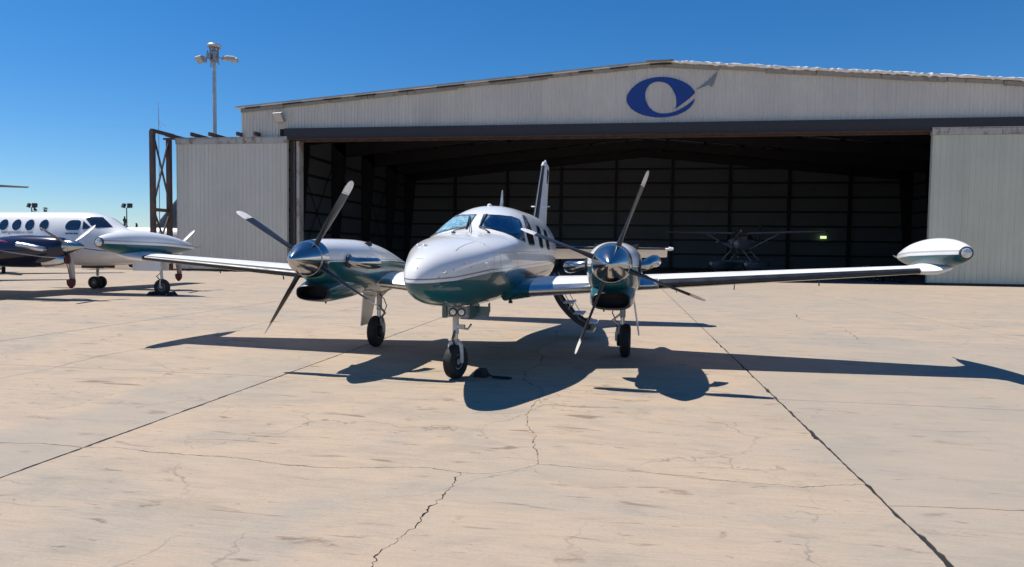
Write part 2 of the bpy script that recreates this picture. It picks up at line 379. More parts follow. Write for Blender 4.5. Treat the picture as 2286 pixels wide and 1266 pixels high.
def round_poly(poly, r=0.25, n=4):
    """cut the corners with quadratic arcs"""
    out = []; N = len(poly)
    for i, p in enumerate(poly):
        a, b = Vector(poly[i - 1]), Vector(poly[(i + 1) % N]); P = Vector(p)
        ra = min(r, (a - P).length * 0.45); rb = min(r, (b - P).length * 0.45)
        A = P + (a - P).normalized() * ra; B = P + (b - P).normalized() * rb
        for k in range(n + 1):
            t = k / n; q = (1 - t) ** 2 * A + 2 * t * (1 - t) * P + t * t * B; out.append((q.x, q.y))
    return out
def surf_patch(bvh, poly, ray, off, s0=0.0, s1=1.0, rings=5, d=0.04, skirt=0.012):
    """lay a star-shaped 2-D polygon onto a surface. ray(u,v)->(origin,dir)"""
    poly = densify(poly, d); cx = sum(p[0] for p in poly) / len(poly); cy = sum(p[1] for p in poly) / len(poly)
    mb = MB(); n = len(poly); R_ = []
    def hit(u, v, o):
        og, dr = ray(u, v); h = bvh.ray_cast(Vector(og), Vector(dr))
        if h[0] is None: return None
        nn = h[1] if h[1].dot(Vector(dr)) < 0 else -h[1]
        return h[0] + nn * o
    ks = [s0 + (s1 - s0) * (i + (1 if s0 == 0 else 0)) / (rings if s0 == 0 else rings - 1) for i in range(rings)]
    last = None
    for k in ks:
        ring = []
        for (u, v) in poly:
            q = hit(cx + (u - cx) * k, cy + (v - cy) * k, off)
            if q is None: q = ring[-1] if ring else last
            ring.append(q); last = q
        R_.append(ring)
    sk = [hit(cx + (u - cx) * s1, cy + (v - cy) * s1, off - skirt) or R_[-1][i] for i, (u, v) in enumerate(poly)]
    R_.append(sk)
    mb.loft(R_, False, False)
    if s0 == 0:
        c = hit(cx, cy, off); b = len(mb.v); mb.v.append(tuple(c))
        for j in range(n): mb.f.append((b, j, (j + 1) % n)); mb.m.append(0)
    return mb
def airfoil(t, n=12, camber=0.02):
    """points (u,v) TE-upper -> LE -> TE-lower, chord 1"""
    up_, lo = [], []
    for i in range(n + 1):
        b = PI * i / n; u = 0.5 * (1 - math.cos(b))
        y = 5 * t * (0.2969 * math.sqrt(u) - 0.126 * u - 0.3516 * u * u + 0.2843 * u ** 3 - 0.1036 * u ** 4)
        c = camber * (1 - (2 * u - 1) ** 2) ; up_.append((u, c + y)); lo.append((u, c - y))
    return up_[::-1] + lo[1:]
def wing_rings(secs, n=12, camber=0.02):
    """secs: (x, yLE, z, chord, thick)"""
    return [[(x, y + u * c, z + v * c) for u, v in airfoil(t, n, camber)] for x, y, z, c, t in secs]
def le_strip(secs, ulen_up, ulen_lo, off, n=40, camber=0.02):
    """thin cover wrapped round a leading edge"""
    rings = []
    for x, y, z, c, t in secs:
        pts = airfoil(t, n, camber); m = len(pts) // 2
        sel = [p for i, p in enumerate(pts) if (i <= m and p[0] <= ulen_up) or (i > m and p[0] <= ulen_lo)]
        out = []
        for i, p in enumerate(sel):
            a = sel[max(i - 1, 0)]; b = sel[min(i + 1, len(sel) - 1)]; dx, dz = b[0] - a[0], b[1] - a[1]; L = math.hypot(dx, dz) or 1
            nx, nz = dz / L, -dx / L
            if nx > 0.2 and i < len(sel) // 2 + 2 and nx * 1 > 0: pass
            out.append((p[0] * c - abs(0) + (-abs(nx)) * off, p[1] * c + (off if i <= len(sel) // 2 else -off) * abs(nz)))
        inner = [(p[0] * c, p[1] * c) for p in sel][::-1]
        rings.append([(x, y + u, z + v) for u, v in out + inner])
    return rings
def lerp(a, b, t): return tuple(p + (q - p) * t for p, q in zip(a, b))
def sec_at(secs, x):
    ss = sorted(secs, key=lambda q: q[0])
    for a, b in zip(ss, ss[1:]):
        if a[0] - 1e-6 <= x <= b[0] + 1e-6: return lerp(a, b, (x - a[0]) / (b[0] - a[0]))

# ================================================================== GROUND
def struct(o): o['kind'] = 'structure'; return o
g = MB(); g.add([(-1500, -1500, -0.2), (1500, -1500, -0.2), (1500, 1500, -0.2), (-1500, 1500, -0.2)], [(0, 1, 2, 3)])
struct(g.build('ground', 'soil'))
AX0, AX1, AY0, AY1 = -4.33 - 6.1 * 7, -4.33 + 6.1 * 8, 8.2 - 6.1 * 4, 42.55
apron = MB().box(AX0, AX1, AY0, AY1, -0.19, -0.005).build('apron', 'joint_filler'); struct(apron)
# outer apron lanes that the picture shows only as far colour
for nm, (x0, x1, y0, y1) in {'a': (-110, AX0 - .02, -60, 44), 'b': (AX1 + .02, 110, -60, 44), 'c': (AX0, AX1, -60, AY0 - .02)}.items():
    o = MB().box(x0, x1, y0, y1, -0.19, -0.002).build('pavement', 'concrete'); struct(o); o['tone'] = 0.3

rg = random.Random(11)
def jag(pts, amp, d, rnd):
    """irregular crack line through the given points"""
    out = []
    for a, b in zip(pts, pts[1:]):
        L = math.hypot(b[0] - a[0], b[1] - a[1]); n = max(2, int(L / d)); nx, ny = -(b[1] - a[1]) / L, (b[0] - a[0]) / L
        off = 0
        for k in range(n):
            t = k / n; off = 0.6 * off + rnd.uniform(-amp, amp) if k else 0
            e = off * math.sin(PI * t) ** 0.5
            out.append((a[0] + (b[0] - a[0]) * t + nx * e, a[1] + (b[1] - a[1]) * t + ny * e))
    out.append(pts[-1]); return out
def widths(n, base, spall, rnd):
    w = []; s = 0
    for i in range(n):
        if rnd.random() < 0.10: s = rnd.uniform(0.2, 1) * spall
        s *= 0.72; w.append(base * rnd.uniform(0.6, 1.4) + s)
    return w
def crack(pts, amp=0.03, d=0.05, base=0.005, spall=0.01, seed=1):
    rnd = random.Random(seed); p = jag(pts, amp, d, rnd); return p, widths(len(p), base, spall, rnd)
def rev(c): return c[0][::-1], c[1][::-1]
def joint(p, q, near, seed, base=0.006, spall=0.03):
    L = math.hypot(q[0] - p[0], q[1] - p[1]); n = max(2, int(L / (0.05 if near else 1.5))); rnd = random.Random(seed)
    pts = [(p[0] + (q[0] - p[0]) * k / n, p[1] + (q[1] - p[1]) * k / n) for k in range(n + 1)]
    return pts, (widths(n + 1, base, spall, rnd) if near else [base] * (n + 1))
def slab(segs, tone=0.0, name='slab'):
    """segs run counter-clockwise; every vertex moves inward by its width"""
    poly = []
    for pts, w in segs:
        for i, p in enumerate(pts):
            a = pts[max(i - 1, 0)]; b = pts[min(i + 1, len(pts) - 1)]; dx, dy = b[0] - a[0], b[1] - a[1]; L = math.hypot(dx, dy) or 1
            q = (p[0] - dy / L * w[i], p[1] + dx / L * w[i])
            if not poly or math.hypot(q[0] - poly[-1][0], q[1] - poly[-1][1]) > 0.004: poly.append(q)
    mb = MB(); n = len(poly)
    vs, _e, fs_, *_r = delaunay_2d_cdt([Vector(p) for p in poly], [(k, (k + 1) % n) for k in range(n)], [], 1, 1e-5)
    mb.add([(v.x, v.y, 0.0) for v in vs], [tuple(f_) for f_ in fs_])
    mb.add([(x, y, 0.0) for x, y in poly] + [(x, y, -0.10) for x, y in poly], [(j, j + n, (j + 1) % n + n, (j + 1) % n) for j in range(n)])
    o = mb.build(name, 'concrete', apron); o['tone'] = tone; return o
XJ = [AX0 + 6.1 * i for i in range(16)]; YJ = [AY0 + 6.1 * i for i in range(10)] + [AY1]
JW = {0: 0.010, -1: 0.008}
def jseed(a, b): return int(a * 131 + b * 977) & 0xffff
def sides(x0, x1, y0, y1, near):
    # wide broken joint on the right of the camera lane, tight sawn joints elsewhere
    def lw(x): return (0.009, 0.040) if abs(x - 1.77) < 0.1 else ((0.010, 0.020) if abs(x + 4.33) < 0.1 else (0.012, 0.010))
    b = joint((x0, y0), (x1, y0), near, jseed(x0, y0), 0.004, 0.002); t = joint((x1, y1), (x0, y1), near, jseed(x0, y1) + 1, 0.004, 0.002)
    r = joint((x1, y0), (x1, y1), near, jseed(x1, y0) + 2, *lw(x1)); l = joint((x0, y1), (x0, y0), near, jseed(x0, y0) + 3, *lw(x0))
    return b, r, t, l
def cut(seg, p, first=True):
    """part of a joint before/after the point nearest p"""
    pts, w = seg; o = pts[0]; dp = math.hypot(p[0] - o[0], p[1] - o[1])
    ds = [math.hypot(q[0] - o[0], q[1] - o[1]) for q in pts]
    ia = [k for k, d in enumerate(ds) if d < dp - 0.03]; ib = [k for k, d in enumerate(ds) if d > dp + 0.03]
    return ([pts[k] for k in ia] + [p], [w[k] for k in ia] + [0.004]) if first else ([p] + [pts[k] for k in ib], [0.004] + [w[k] for k in ib])
XL, XM, XR2, YN, YF = -4.33, 1.77, 7.87, 2.1, 8.2
cA = crack([(XL, 4.95), (-4.12, 5.02), (-3.7, 4.95), (-3.0, 4.95), (-2.5, 4.86), (-2.07, 4.87), (-1.62, 4.99), (-1.4, 5.01), (-1.16, 4.95)], 0.010, 0.022, 0.003, 0.007, 3)
cA2 = crack([(-1.16, 4.95), (-0.96, 4.97), (-0.77, 5.08), (-0.62, 5.26)], 0.010, 0.04, 0.002, 0.003, 4)
cA3 = crack([(-0.62, 5.26), (-0.27, 5.24), (0.23, 5.23), (0.59, 5.17), (1.02, 5.14), (1.29, 5.11), (1.60, 5.23), (XM, 5.28)], 0.010, 0.022, 0.0026, 0.006, 5)
cB = crack([(-1.16, 4.95), (-1.16, 4.56), (-1.2, 4.1), (-1.22, 3.82), (-1.24, 3.66), (-1.28, 3.53), (-1.26, 3.37), (-1.2, 2.7), (-1.25, YN)], 0.020, 0.022, 0.0022, 0.010, 6)
cC = crack([(-0.62, 5.26), (-0.71, 5.7), (-0.75, 6.12), (-0.87, 6.42), (-0.93, 6.97), (-0.89, 7.64), (-0.93, YF)], 0.020, 0.03, 0.0022, 0.007, 7)
cC2 = crack([(-0.93, YF), (-1.21, 8.65), (-1.3, 9.23), (-1.15, 10.1), (-1.4, 11.4), (-1.2, 12.6), (-1.3, 14.3)], 0.04, 0.12, 0.004, 0.008, 8)
cD1 = crack([(-10.43, 5.05), (-8.8, 4.9), (-7.6, 5.0)], 0.012, 0.06, 0.003, 0.006, 19)
cD = crack([(-7.6, 5.0), (-5.6, 4.9), (-5.1, 4.94), (-4.81, 4.99), (-4.5, 4.98), (XL, 4.95)], 0.012, 0.06, 0.003, 0.006, 9)
cE = crack([(XM, 4.84), (1.94, 4.87), (2.17, 4.89), (2.47, 4.91), (2.63, 4.93), (4.2, 4.85), (6.0, 5.0), (XR2, 4.9)], 0.010, 0.06, 0.003, 0.005, 10)
cF = crack([(-7.55, YF), (-7.69, 9.05), (-7.58, 10.1), (-7.66, 11.94), (-7.72, 13.63), (-7.66, 14.3)], 0.03, 0.12, 0.006, 0.008, 12)
cF2 = crack([(-7.66, 14.3), (-7.44, 15.12), (-7.31, 18.64), (-7.4, 20.4)], 0.03, 0.2, 0.006, 0.006, 13)
cF0 = crack([(-7.6, 5.0), (-7.45, 5.8), (-7.54, 7.33), (-7.55, YF)], 0.03, 0.1, 0.004, 0.008, 14)
cG = crack([(4.6, 14.3), (4.9, 16.2), (4.5, 18.5), (4.8, 20.4)], 0.05, 0.2, 0.006, 0.006, 15)
def near_slab(x0, y0): return -11 < x0 < 8 and -1 < y0 < 9
for i in range(15):
    for j in range(10):
        x0, x1, y0, y1 = XJ[i], XJ[i + 1], YJ[j], YJ[j + 1]
        nr = near_slab(x0, y0); b, r, t, l = sides(x0, x1, y0, y1, nr)
        rt_ = random.Random(i * 31 + j); tone = rt_.choice([0.0, 0.05, 0.12, 0.2, 0.35]) * rt_.uniform(0.5, 1.0)
        if x0 > 1 and x0 < 3: tone = 0.45 if y0 < 14 else 0.3
        k = (round(x0, 1), round(y0, 1))
        if k == (-4.3, 2.1):
            slab([cut(l, (XL, 4.95), False), b_ := cut(b, (-1.25, YN), True), rev(cB), rev(cA)], 0.10)
            slab([cut(b, (-1.25, YN), False), cut(r, (XM, 5.28), True), rev(cA3), rev(cA2), cB], 0.14)
            slab([cA, cA2, cC, cut(t, (-0.93, YF), False), cut(l, (XL, 4.95), True)], 0.0)
            slab([cA3, cut(r, (XM, 5.28), False), cut(t, (-0.93, YF), True), rev(cC)], 0.0)
        elif k == (-4.3, 8.2):
            slab([cut(b, (-0.93, YF), True), cC2, cut(t, (-1.3, 14.3), False), l], 0.0)
            slab([cut(b, (-0.93, YF), False), r, cut(t, (-1.3, 14.3), True), rev(cC2)], 0.04)
        elif k == (-10.4, 2.1):
            slab([cut(l, (-10.43, 5.05), False), b, cut(r, (XL, 4.95), True), rev(cD), rev(cD1)], 0.18)
            slab([cD1, cF0, cut(t, (-7.55, YF), False), cut(l, (-10.43, 5.05), True)], 0.03)
            slab([cD, cut(r, (XL, 4.95), False), cut(t, (-7.55, YF), True), rev(cF0)], 0.0)
        elif k == (1.8, 2.1):
            slab([cut(l, (XM, 4.84), False), b, cut(r, (XR2, 4.9), True), rev(cE)], 0.35)
            slab([cE, cut(r, (XR2, 4.9), False), t, cut(l, (XM, 4.84), True)], 0.5)
        elif k == (-10.4, 8.2):
            slab([cut(b, (-7.55, YF), True), cF, cut(t, (-7.66, 14.3), False), l], 0.05)
            slab([cut(b, (-7.55, YF), False), r, cut(t, (-7.66, 14.3), True), rev(cF)], 0.0)
        elif k == (-10.4, 14.3):
            slab([cut(b, (-7.66, 14.3), True), cF2, cut(t, (-7.4, 20.4), False), l], 0.1)
            slab([cut(b, (-7.66, 14.3), False), r, cut(t, (-7.4, 20.4), True), rev(cF2)], 0.05)
        elif k == (1.8, 14.3):
            slab([cut(b, (4.6, 14.3), True), cG, cut(t, (4.8, 20.4), False), l], 0.2)
            slab([cut(b, (4.6, 14.3), False), r, cut(t, (4.8, 20.4), True), rev(cG)], 0.15)
        else: slab([b, r, t, l], tone)

# ================================================================== HANGAR
HL, HR, HM, HY, HB = -25.3, 29.6, 2.13, 43.0, 78.0      # left, right, ridge x, front y, back y
EAVE, RIDGE = 10.84, 13.05
def roofz(x): return EAVE + (RIDGE - EAVE) * (1 - abs(x - HM) / (HM - HL))
hangar = thing('hangar', 'large open metal hangar, low gable with a blue ring emblem over its doorway', 'hangar', (HM, HY, 0), world_coords=True)
def ribbed(x0, x1, zb0, ztop, y, pitch=0.305, depth=0.035, rib=0.05, thick=0.004, face=-1, rnd=None):
    """one ribbed steel sheet standing in a plane y; ztop(x) gives its upper edge"""
    prof = []; n = max(1, int(round((x1 - x0) / pitch))); p = (x1 - x0) / n
    for k in range(n):
        a = x0 + k * p
        prof += [(a, 0), (a + p * 0.5 - rib, 0), (a + p * 0.5 - rib * 0.45, depth), (a + p * 0.5 + rib * 0.45, depth), (a + p * 0.5 + rib, 0)]
    prof.append((x1, 0)); mb = MB()
    lo = [(x, y + face * d, zb0) for x, d in prof]; hi = [(x, y + face * d, ztop(x)) for x, d in prof]
    lo2 = [(x, y + face * (d - 0.012), zb0) for x, d in prof]; hi2 = [(x, y + face * (d - 0.012), ztop(x)) for x, d in prof]
    N = len(prof); mb.v = lo + hi + lo2 + hi2
    for j in range(N - 1):
        mb.f += [(j, j + 1, N + j + 1, N + j), (2 * N + j, 3 * N + j, 3 * N + j + 1, 2 * N + j + 1), (j, 2 * N + j, 2 * N + j + 1, j + 1), (N + j, N + j + 1, 3 * N + j + 1, 3 * N + j)]
    mb.f += [(0, N, 3 * N, 2 * N), (N - 1, 3 * N - 1, 4 * N - 1, 2 * N - 1)]; mb.m = [0] * len(mb.f)
    return mb
rf = random.Random(3)
x = HL; k = 0
while x < HR - 0.01:
    x1 = min(x + 0.915, HR); zb = 9.47 + rf.uniform(-0.012, 0.012)
    if x1 < -21.7: zb = 8.9
    ribbed(x, x1 - 0.004, zb, lambda q: roofz(q) - 0.05, HY + rf.uniform(-0.004, 0.004), 0.229, 0.05, 0.05).build('wall_sheet', 'facade_sheet', hangar)
    x = x1
# roof: two thick slopes with a ribbed deck edge
for a, b in ((HL - 0.25, HM), (HM, HR + 0.25)):
    mb = MB(); za, zb_ = roofz(a), roofz(b)
    mb.add([(a, HY - 0.22, za), (b, HY - 0.22, zb_), (b, HB, zb_), (a, HB, za), (a, HY - 0.22, za + 0.07), (b, HY - 0.22, zb_ + 0.07), (b, HB, zb_ + 0.07), (a, HB, za + 0.07)],
           [(0, 3, 2, 1), (4, 5, 6, 7), (0, 1, 5, 4), (1, 2, 6, 5), (2, 3, 7, 6), (3, 0, 4, 7)])
    mb.build('roof_slope', 'roof_foam', hangar)
# rake trim boards under the roof edge, in loose lengths
x = HL
while x < HR - 0.1:
    x1 = min(x + rf.uniform(2.2, 3.6), HR)
    if x < HM < x1: x1 = HM
    dz = rf.uniform(-0.05, 0.02); h = rf.uniform(0.16, 0.26); mb = MB(); y0, y1 = HY - 0.13 - rf.uniform(0, .04), HY - 0.05
    za, zb_ = roofz(x + .03) - 0.03 + dz, roofz(x1 - .03) - 0.03 + dz * rf.uniform(0.2, 1)
    mb.loft([[(x + .03, y0, za - h), (x + .03, y1, za - h), (x + .03, y1, za), (x + .03, y0, za)], [(x1 - .03, y0, zb_ - h), (x1 - .03, y1, zb_ - h), (x1 - .03, y1, zb_), (x1 - .03, y0, zb_)]])
    mb.build('rake_trim', 'rake_trim', hangar); x = x1
for a, b, h in ((HL - 0.25, HM - 0.4, 0.06), ):
    MB().beam((a, HY - 0.28, roofz(a) + 0.085), (b, HY - 0.28, roofz(b) + 0.085), 0.1, h).build('roof_edge', 'galvanised', hangar)
x = HL + 0.4
while x < HM - 0.6:        # dark strips stand in for the shaded gaps below the left roof edge
    L = rf.uniform(0.8, 1.9)
    MB().beam((x, HY - 0.24, roofz(x) - 0.06), (x + L, HY - 0.24, roofz(x + L) - 0.06), 0.05, 0.08).build('gap_shade_strip', 'dark_fascia', hangar)
    x += L + rf.uniform(0.8, 1.7)
# ragged foam along the right slope's edge
mb = MB(); rings = []; x = HM + 0.5
while x < HR + 0.25:
    z = roofz(x) + 0.05; a = rf.uniform(0.05, 0.13); d = rf.uniform(0.04, 0.16); yo = rf.uniform(-.05, .04)
    rings.append([(x, HY - 0.34 + yo, z - d * 0.4), (x, HY - 0.28 + yo, z - d), (x, HY - 0.1, z - 0.06), (x, HY + 0.5, z + 0.04), (x, HY + 0.2, z + a * 0.9), (x, HY - 0.2 + yo, z + a), (x, HY - 0.33 + yo, z + a * 0.5)])
    x += rf.uniform(0.10, 0.28)
mb.loft(rings); mb.build('foam_edge', 'roof_foam', hangar)
MB().beam((HM - 1.0, HY - 0.25, RIDGE + 0.03), (HM + 0.6, HY - 0.25, RIDGE + 0.05), 0.5, 0.05).build('ridge_cap', 'rake_trim', hangar)
# header: dark fascia, door rails
MB().box(-22.1, HR, HY - 0.35, HY - 0.06, 8.92, 9.44).build('header_fascia', 'dark_fascia', hangar)
MB().box(-22.1, HR, HY - 0.34, HY + 0.55, 8.80, 8.915).build('header_soffit', 'frame_steel', hangar)
for yy, zz in ((HY - 0.22, 8.86), (HY + 0.12, 8.74)):
    mb = MB().box(-30.0, HR + 0.4, yy - 0.03, yy + 0.03, zz - 0.10, zz + 0.035); mb.box(-30.0, HR + 0.4, yy - 0.09, yy + 0.09, zz - 0.135, zz - 0.102)
    mb.build('door_rail', 'rust_steel', hangar)
# interior: walls, floor, rigid frames, girts, columns
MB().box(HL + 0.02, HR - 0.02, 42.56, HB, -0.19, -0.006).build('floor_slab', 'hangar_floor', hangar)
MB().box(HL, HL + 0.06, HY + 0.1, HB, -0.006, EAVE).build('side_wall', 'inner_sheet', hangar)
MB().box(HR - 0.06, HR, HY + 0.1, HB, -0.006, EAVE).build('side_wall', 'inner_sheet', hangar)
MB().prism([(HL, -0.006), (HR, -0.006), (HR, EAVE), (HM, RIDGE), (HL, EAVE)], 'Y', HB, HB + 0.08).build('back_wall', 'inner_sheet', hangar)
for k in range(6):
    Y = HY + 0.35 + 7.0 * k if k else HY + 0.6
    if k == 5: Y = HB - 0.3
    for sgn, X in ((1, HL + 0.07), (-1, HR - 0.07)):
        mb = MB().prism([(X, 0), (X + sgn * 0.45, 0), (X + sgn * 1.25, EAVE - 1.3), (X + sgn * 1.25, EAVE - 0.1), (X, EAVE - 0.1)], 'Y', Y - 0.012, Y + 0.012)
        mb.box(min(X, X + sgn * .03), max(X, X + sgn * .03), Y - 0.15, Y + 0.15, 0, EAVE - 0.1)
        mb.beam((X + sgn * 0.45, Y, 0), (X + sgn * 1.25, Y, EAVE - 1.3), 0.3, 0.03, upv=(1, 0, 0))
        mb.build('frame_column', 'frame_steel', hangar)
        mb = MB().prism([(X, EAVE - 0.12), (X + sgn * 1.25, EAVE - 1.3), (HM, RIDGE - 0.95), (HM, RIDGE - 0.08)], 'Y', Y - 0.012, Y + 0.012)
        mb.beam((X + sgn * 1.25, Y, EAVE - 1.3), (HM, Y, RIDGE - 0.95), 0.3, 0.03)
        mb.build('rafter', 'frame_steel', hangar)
    if k < 5:
        for z in (1.5, 3.0, 4.5, 6.0, 7.5, 9.0):
            MB().box(HL + 0.06, HL + 0.26, Y + 0.2, Y + 6.8, z - 0.09, z + 0.09).build('girt', 'frame_steel', hangar)
            MB().box(HR - 0.26, HR - 0.06, Y + 0.2, Y + 6.8, z - 0.09, z + 0.09).build('girt', 'frame_steel', hangar)
        if k in (1, 3):
            for z0, z1 in ((0.2, 8.8), (8.8, 0.2)): MB().beam((HL + 0.32, Y + 0.3, z0), (HL + 0.32, Y + 6.6, z1), 0.05).build('cross_brace', 'frame_steel', hangar)
for k in range(1, 9):
    X = HL + 6.1 * k
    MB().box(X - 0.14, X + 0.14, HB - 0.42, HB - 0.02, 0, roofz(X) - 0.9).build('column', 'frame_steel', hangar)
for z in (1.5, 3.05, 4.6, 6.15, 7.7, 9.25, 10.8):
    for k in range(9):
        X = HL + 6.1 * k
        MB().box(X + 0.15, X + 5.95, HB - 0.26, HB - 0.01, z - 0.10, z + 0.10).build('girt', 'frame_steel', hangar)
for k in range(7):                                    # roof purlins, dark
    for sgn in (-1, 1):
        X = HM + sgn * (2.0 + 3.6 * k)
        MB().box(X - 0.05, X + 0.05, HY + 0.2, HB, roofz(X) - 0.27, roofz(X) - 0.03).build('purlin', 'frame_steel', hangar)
for nm, X, Z in (('a', -8.3, 8.6), ('b', 13.4, 8.7)):
    pass
# posts and dark gap closing the left side of the doorway
MB().box(-21.86, -21.66, HY + 0.02, HY + 0.5, 0, 8.74).build('jamb_and_gap', 'dark_fascia', hangar)  # dark box stands in for the shade in the gap beside the door
MB().box(-21.60, -21.47, HY - 0.05, HY + 0.5, 0, 8.66).build('jamb_and_gap', 'rust_steel', hangar)
MB().box(-21.40, -21.20, HY + 0.00, HY + 0.6, 0, 8.66).build('jamb_and_gap', 'trim_sheet', hangar)
MB().box(-21.46, -21.41, HY - 0.02, HY + 0.5, 0, 8.66).build('jamb_and_gap', 'frame_steel', hangar)
# sliding doors
def hangar_door(x0, x1, sheetmat, y):
    d = MB().box(x0 + 0.05, x1 - 0.05, y + 0.05, y + 0.22, 0.10, 8.45).build('sliding_door', 'frame_steel', hangar)
    x = x0
    while x < x1 - 0.05:
        q = min(x + 0.915, x1)
        ribbed(x, q - 0.004, 0.13 + rf.uniform(0, .01), lambda _: 8.49, y + rf.uniform(-0.003, 0.003), 0.305, 0.045, 0.045).build('door_sheet', sheetmat, d); x = q
    x = x0 - 0.08
    while x < x1:
        q = min(x + rf.uniform(1.2, 2.1), x1 + 0.06)
        MB().box(x + 0.008, q - 0.008, y - 0.06 - rf.uniform(0, .012), y + 0.25, 8.50, 8.86 + rf.uniform(-0.01, 0.01)).build('door_trim', 'trim_sheet', d); x = q
    MB().box(x0 - 0.09, x1 + 0.07, y - 0.085, y + 0.20, 8.875, 8.92).build('door_cap', 'trim_sheet', d)
    MB().box(x0, x1, y - 0.005, y + 0.2, 0.0, 0.12).build('bottom_strip', 'boot_black', d)  # black strip along the foot of the door
    for xx in (x0 - 0.03, x1 + 0.004): MB().box(xx, xx + 0.028, y - 0.04, y + 0.22, 0.12, 8.49).build('edge_trim', sheetmat, d)
hangar_door(-29.85, -21.95, 'door_sheet', 42.72)
hangar_door(17.22, 29.4, 'door_sheet_green', 42.72)
# emblem painted as thin cut sheet on the ribs
def z1(u, v):
    px, py = 1340 + u / 2.4165, 120 + v / 2.4165
    r_ = fw + rr * ((px - 1143) / FPX) + uu * ((633 - py) / FPX); t = (HY - 0.05) / r_.y
    return (r_.x * t, CAM_H + r_.z * t)
def smooth_closed(P, n=5, corners=()):
    out = []; N = len(P)
    for i in range(N):
        p0, p1, p2, p3 = [Vector(P[(i + k) % N]) for k in (-1, 0, 1, 2)]
        if i in corners: p0 = p1
        if (i + 1) % N in corners: p3 = p2
        for k in range(n):
            t = k / n; q = 0.5 * ((2 * p1) + (p2 - p0) * t + (2 * p0 - 5 * p1 + 4 * p2 - p3) * t * t + (3 * p1 - p0 - 3 * p2 + p3) * t ** 3); out.append((q.x, q.y))
    return out
ring = [(512, 210), (495, 185), (465, 160), (420, 140), (370, 128), (320, 126), (270, 133), (220, 150), (180, 178), (152, 212), (142, 245), (150, 275), (175, 303), (215, 325), (260, 338), (310, 344), (360, 342), (410, 332), (450, 315), (480, 295), (500, 270), (512, 243),
        (495, 255), (470, 275), (430, 300), (390, 316), (345, 323), (315, 320), (285, 308), (262, 285), (247, 255), (243, 220), (250, 190), (270, 165), (300, 152), (330, 152), (360, 162), (385, 185), (403, 220), (410, 255), (408, 285), (395, 302), (430, 280), (470, 250), (495, 228)]
EMB = 0.075
sm = smooth_closed([z1(*p) for p in ring], 4, corners=(0, 21, 41))
mb = MB().prism(sm, 'Y', HY - 0.068, HY - 0.056); mb.build('emblem_ring', 'logo_blue', hangar)
sw = [(513, 196), (545, 172), (580, 145), (610, 118), (634, 93), (628, 120), (616, 152), (603, 181), (585, 168), (560, 178), (530, 190)]
MB().prism([z1(*p) for p in sw], 'Y', HY - 0.068, HY - 0.056).build('emblem_streak', 'logo_grey', hangar)

# ------------------------------------------------------------------ steel outrigger frame carrying the open door
tower = thing('door_track_frame', 'rusty braced steel frame standing beside the left end of the hangar door', 'steel frame', (-31.15, 42.0, 0), world_coords=True)
P0, P1 = (-31.15, 42.0), (-31.15, 43.7)
MB().box(P0[0] - .14, P0[0] + .14, P0[1] - .14, P0[1] + .14, 0, 9.3).build('post', 'rust_steel', tower)
MB().box(P1[0] - .14, P1[0] + .14, P1[1] - .14, P1[1] + .14, 0, 9.05).build('post', 'rust_steel', tower)
MB().beam((P0[0], P0[1] - .1, 9.32), (P1[0], P1[1] + .5, 9.32), 0.22, 0.22).build('top_beam', 'rust_steel', tower)
for z0, z1_ in ((0.6, 3.9), (4.25, 9.0)):
    MB().beam((P0[0], P0[1], z0), (P1[0], P1[1], z1_), 0.09).build('cross_brace', 'rust_steel', tower)
    MB().beam((P0[0] + .1, P0[1], z1_), (P1[0] + .1, P1[1], z0), 0.09).build('cross_brace', 'rust_steel', tower)
MB().beam((P0[0], P0[1], 4.08), (P1[0], P1[1], 4.08), 0.16, 0.22).build('strut', 'rust_steel', tower)
for X in (-30.4, -28.55, -27.25, -25.25, -24.0):
    MB().beam((X, 42.35, 9.10), (X, 45.4, 9.10), 0.14, 0.24).build('joist', 'rust_steel', tower)
MB().beam((-31.3, 43.35, 8.98), (-21.9, 43.35, 8.98), 0.12, 0.12).build('track_beam', 'rust_steel', tower)

# ------------------------------------------------------------------ lamps and masts
def floodlight_head(mb_parent, c, rz, tilt, w=0.8, d=0.5, h=0.16, name='lamp_head'):
    M = Matrix.Translation(Vector(c)) @ Matrix.Rotation(rz, 4, 'Z') @ Matrix.Rotation(tilt, 4, 'X')
    a = MB().box(-w / 2, w / 2, -d / 2, d / 2, 0, h); a.box(-w / 2 + .1, w / 2 - .1, -d / 2 + .08, d / 2 - .08, h, h + 0.06)
    a.v = [tuple(M @ Vector(p)) for p in a.v]; o = a.build(name, 'grey_metal', mb_parent)
    for k in range(4):
        q = MB().box(-w / 2 + .05, w / 2 - .05, -d / 2 + .035 + k * (d - .05) / 4, -d / 2 + .035 + (k + 0.82) * (d - .05) / 4, -0.018, -0.002)
        q.v = [tuple(M @ Vector(p)) for p in q.v]; q.build('lamp_glass', 'lamp_glass', o)
    return o
wl = thing('wall_floodlight', 'grey floodlight fixed to the sheet wall above the left corner of the doorway', 'floodlight', (-22.46, HY, 10.1), world_coords=True)
floodlight_head(wl, (-22.46, HY - 0.45, 10.12), R(-12), R(-58), 0.72, 0.62, 0.16)
MB().beam((-22.46, HY - 0.02, 10.02), (-22.46, HY - 0.40, 10.14), 0.07).build('bracket', 'galvanised', wl)

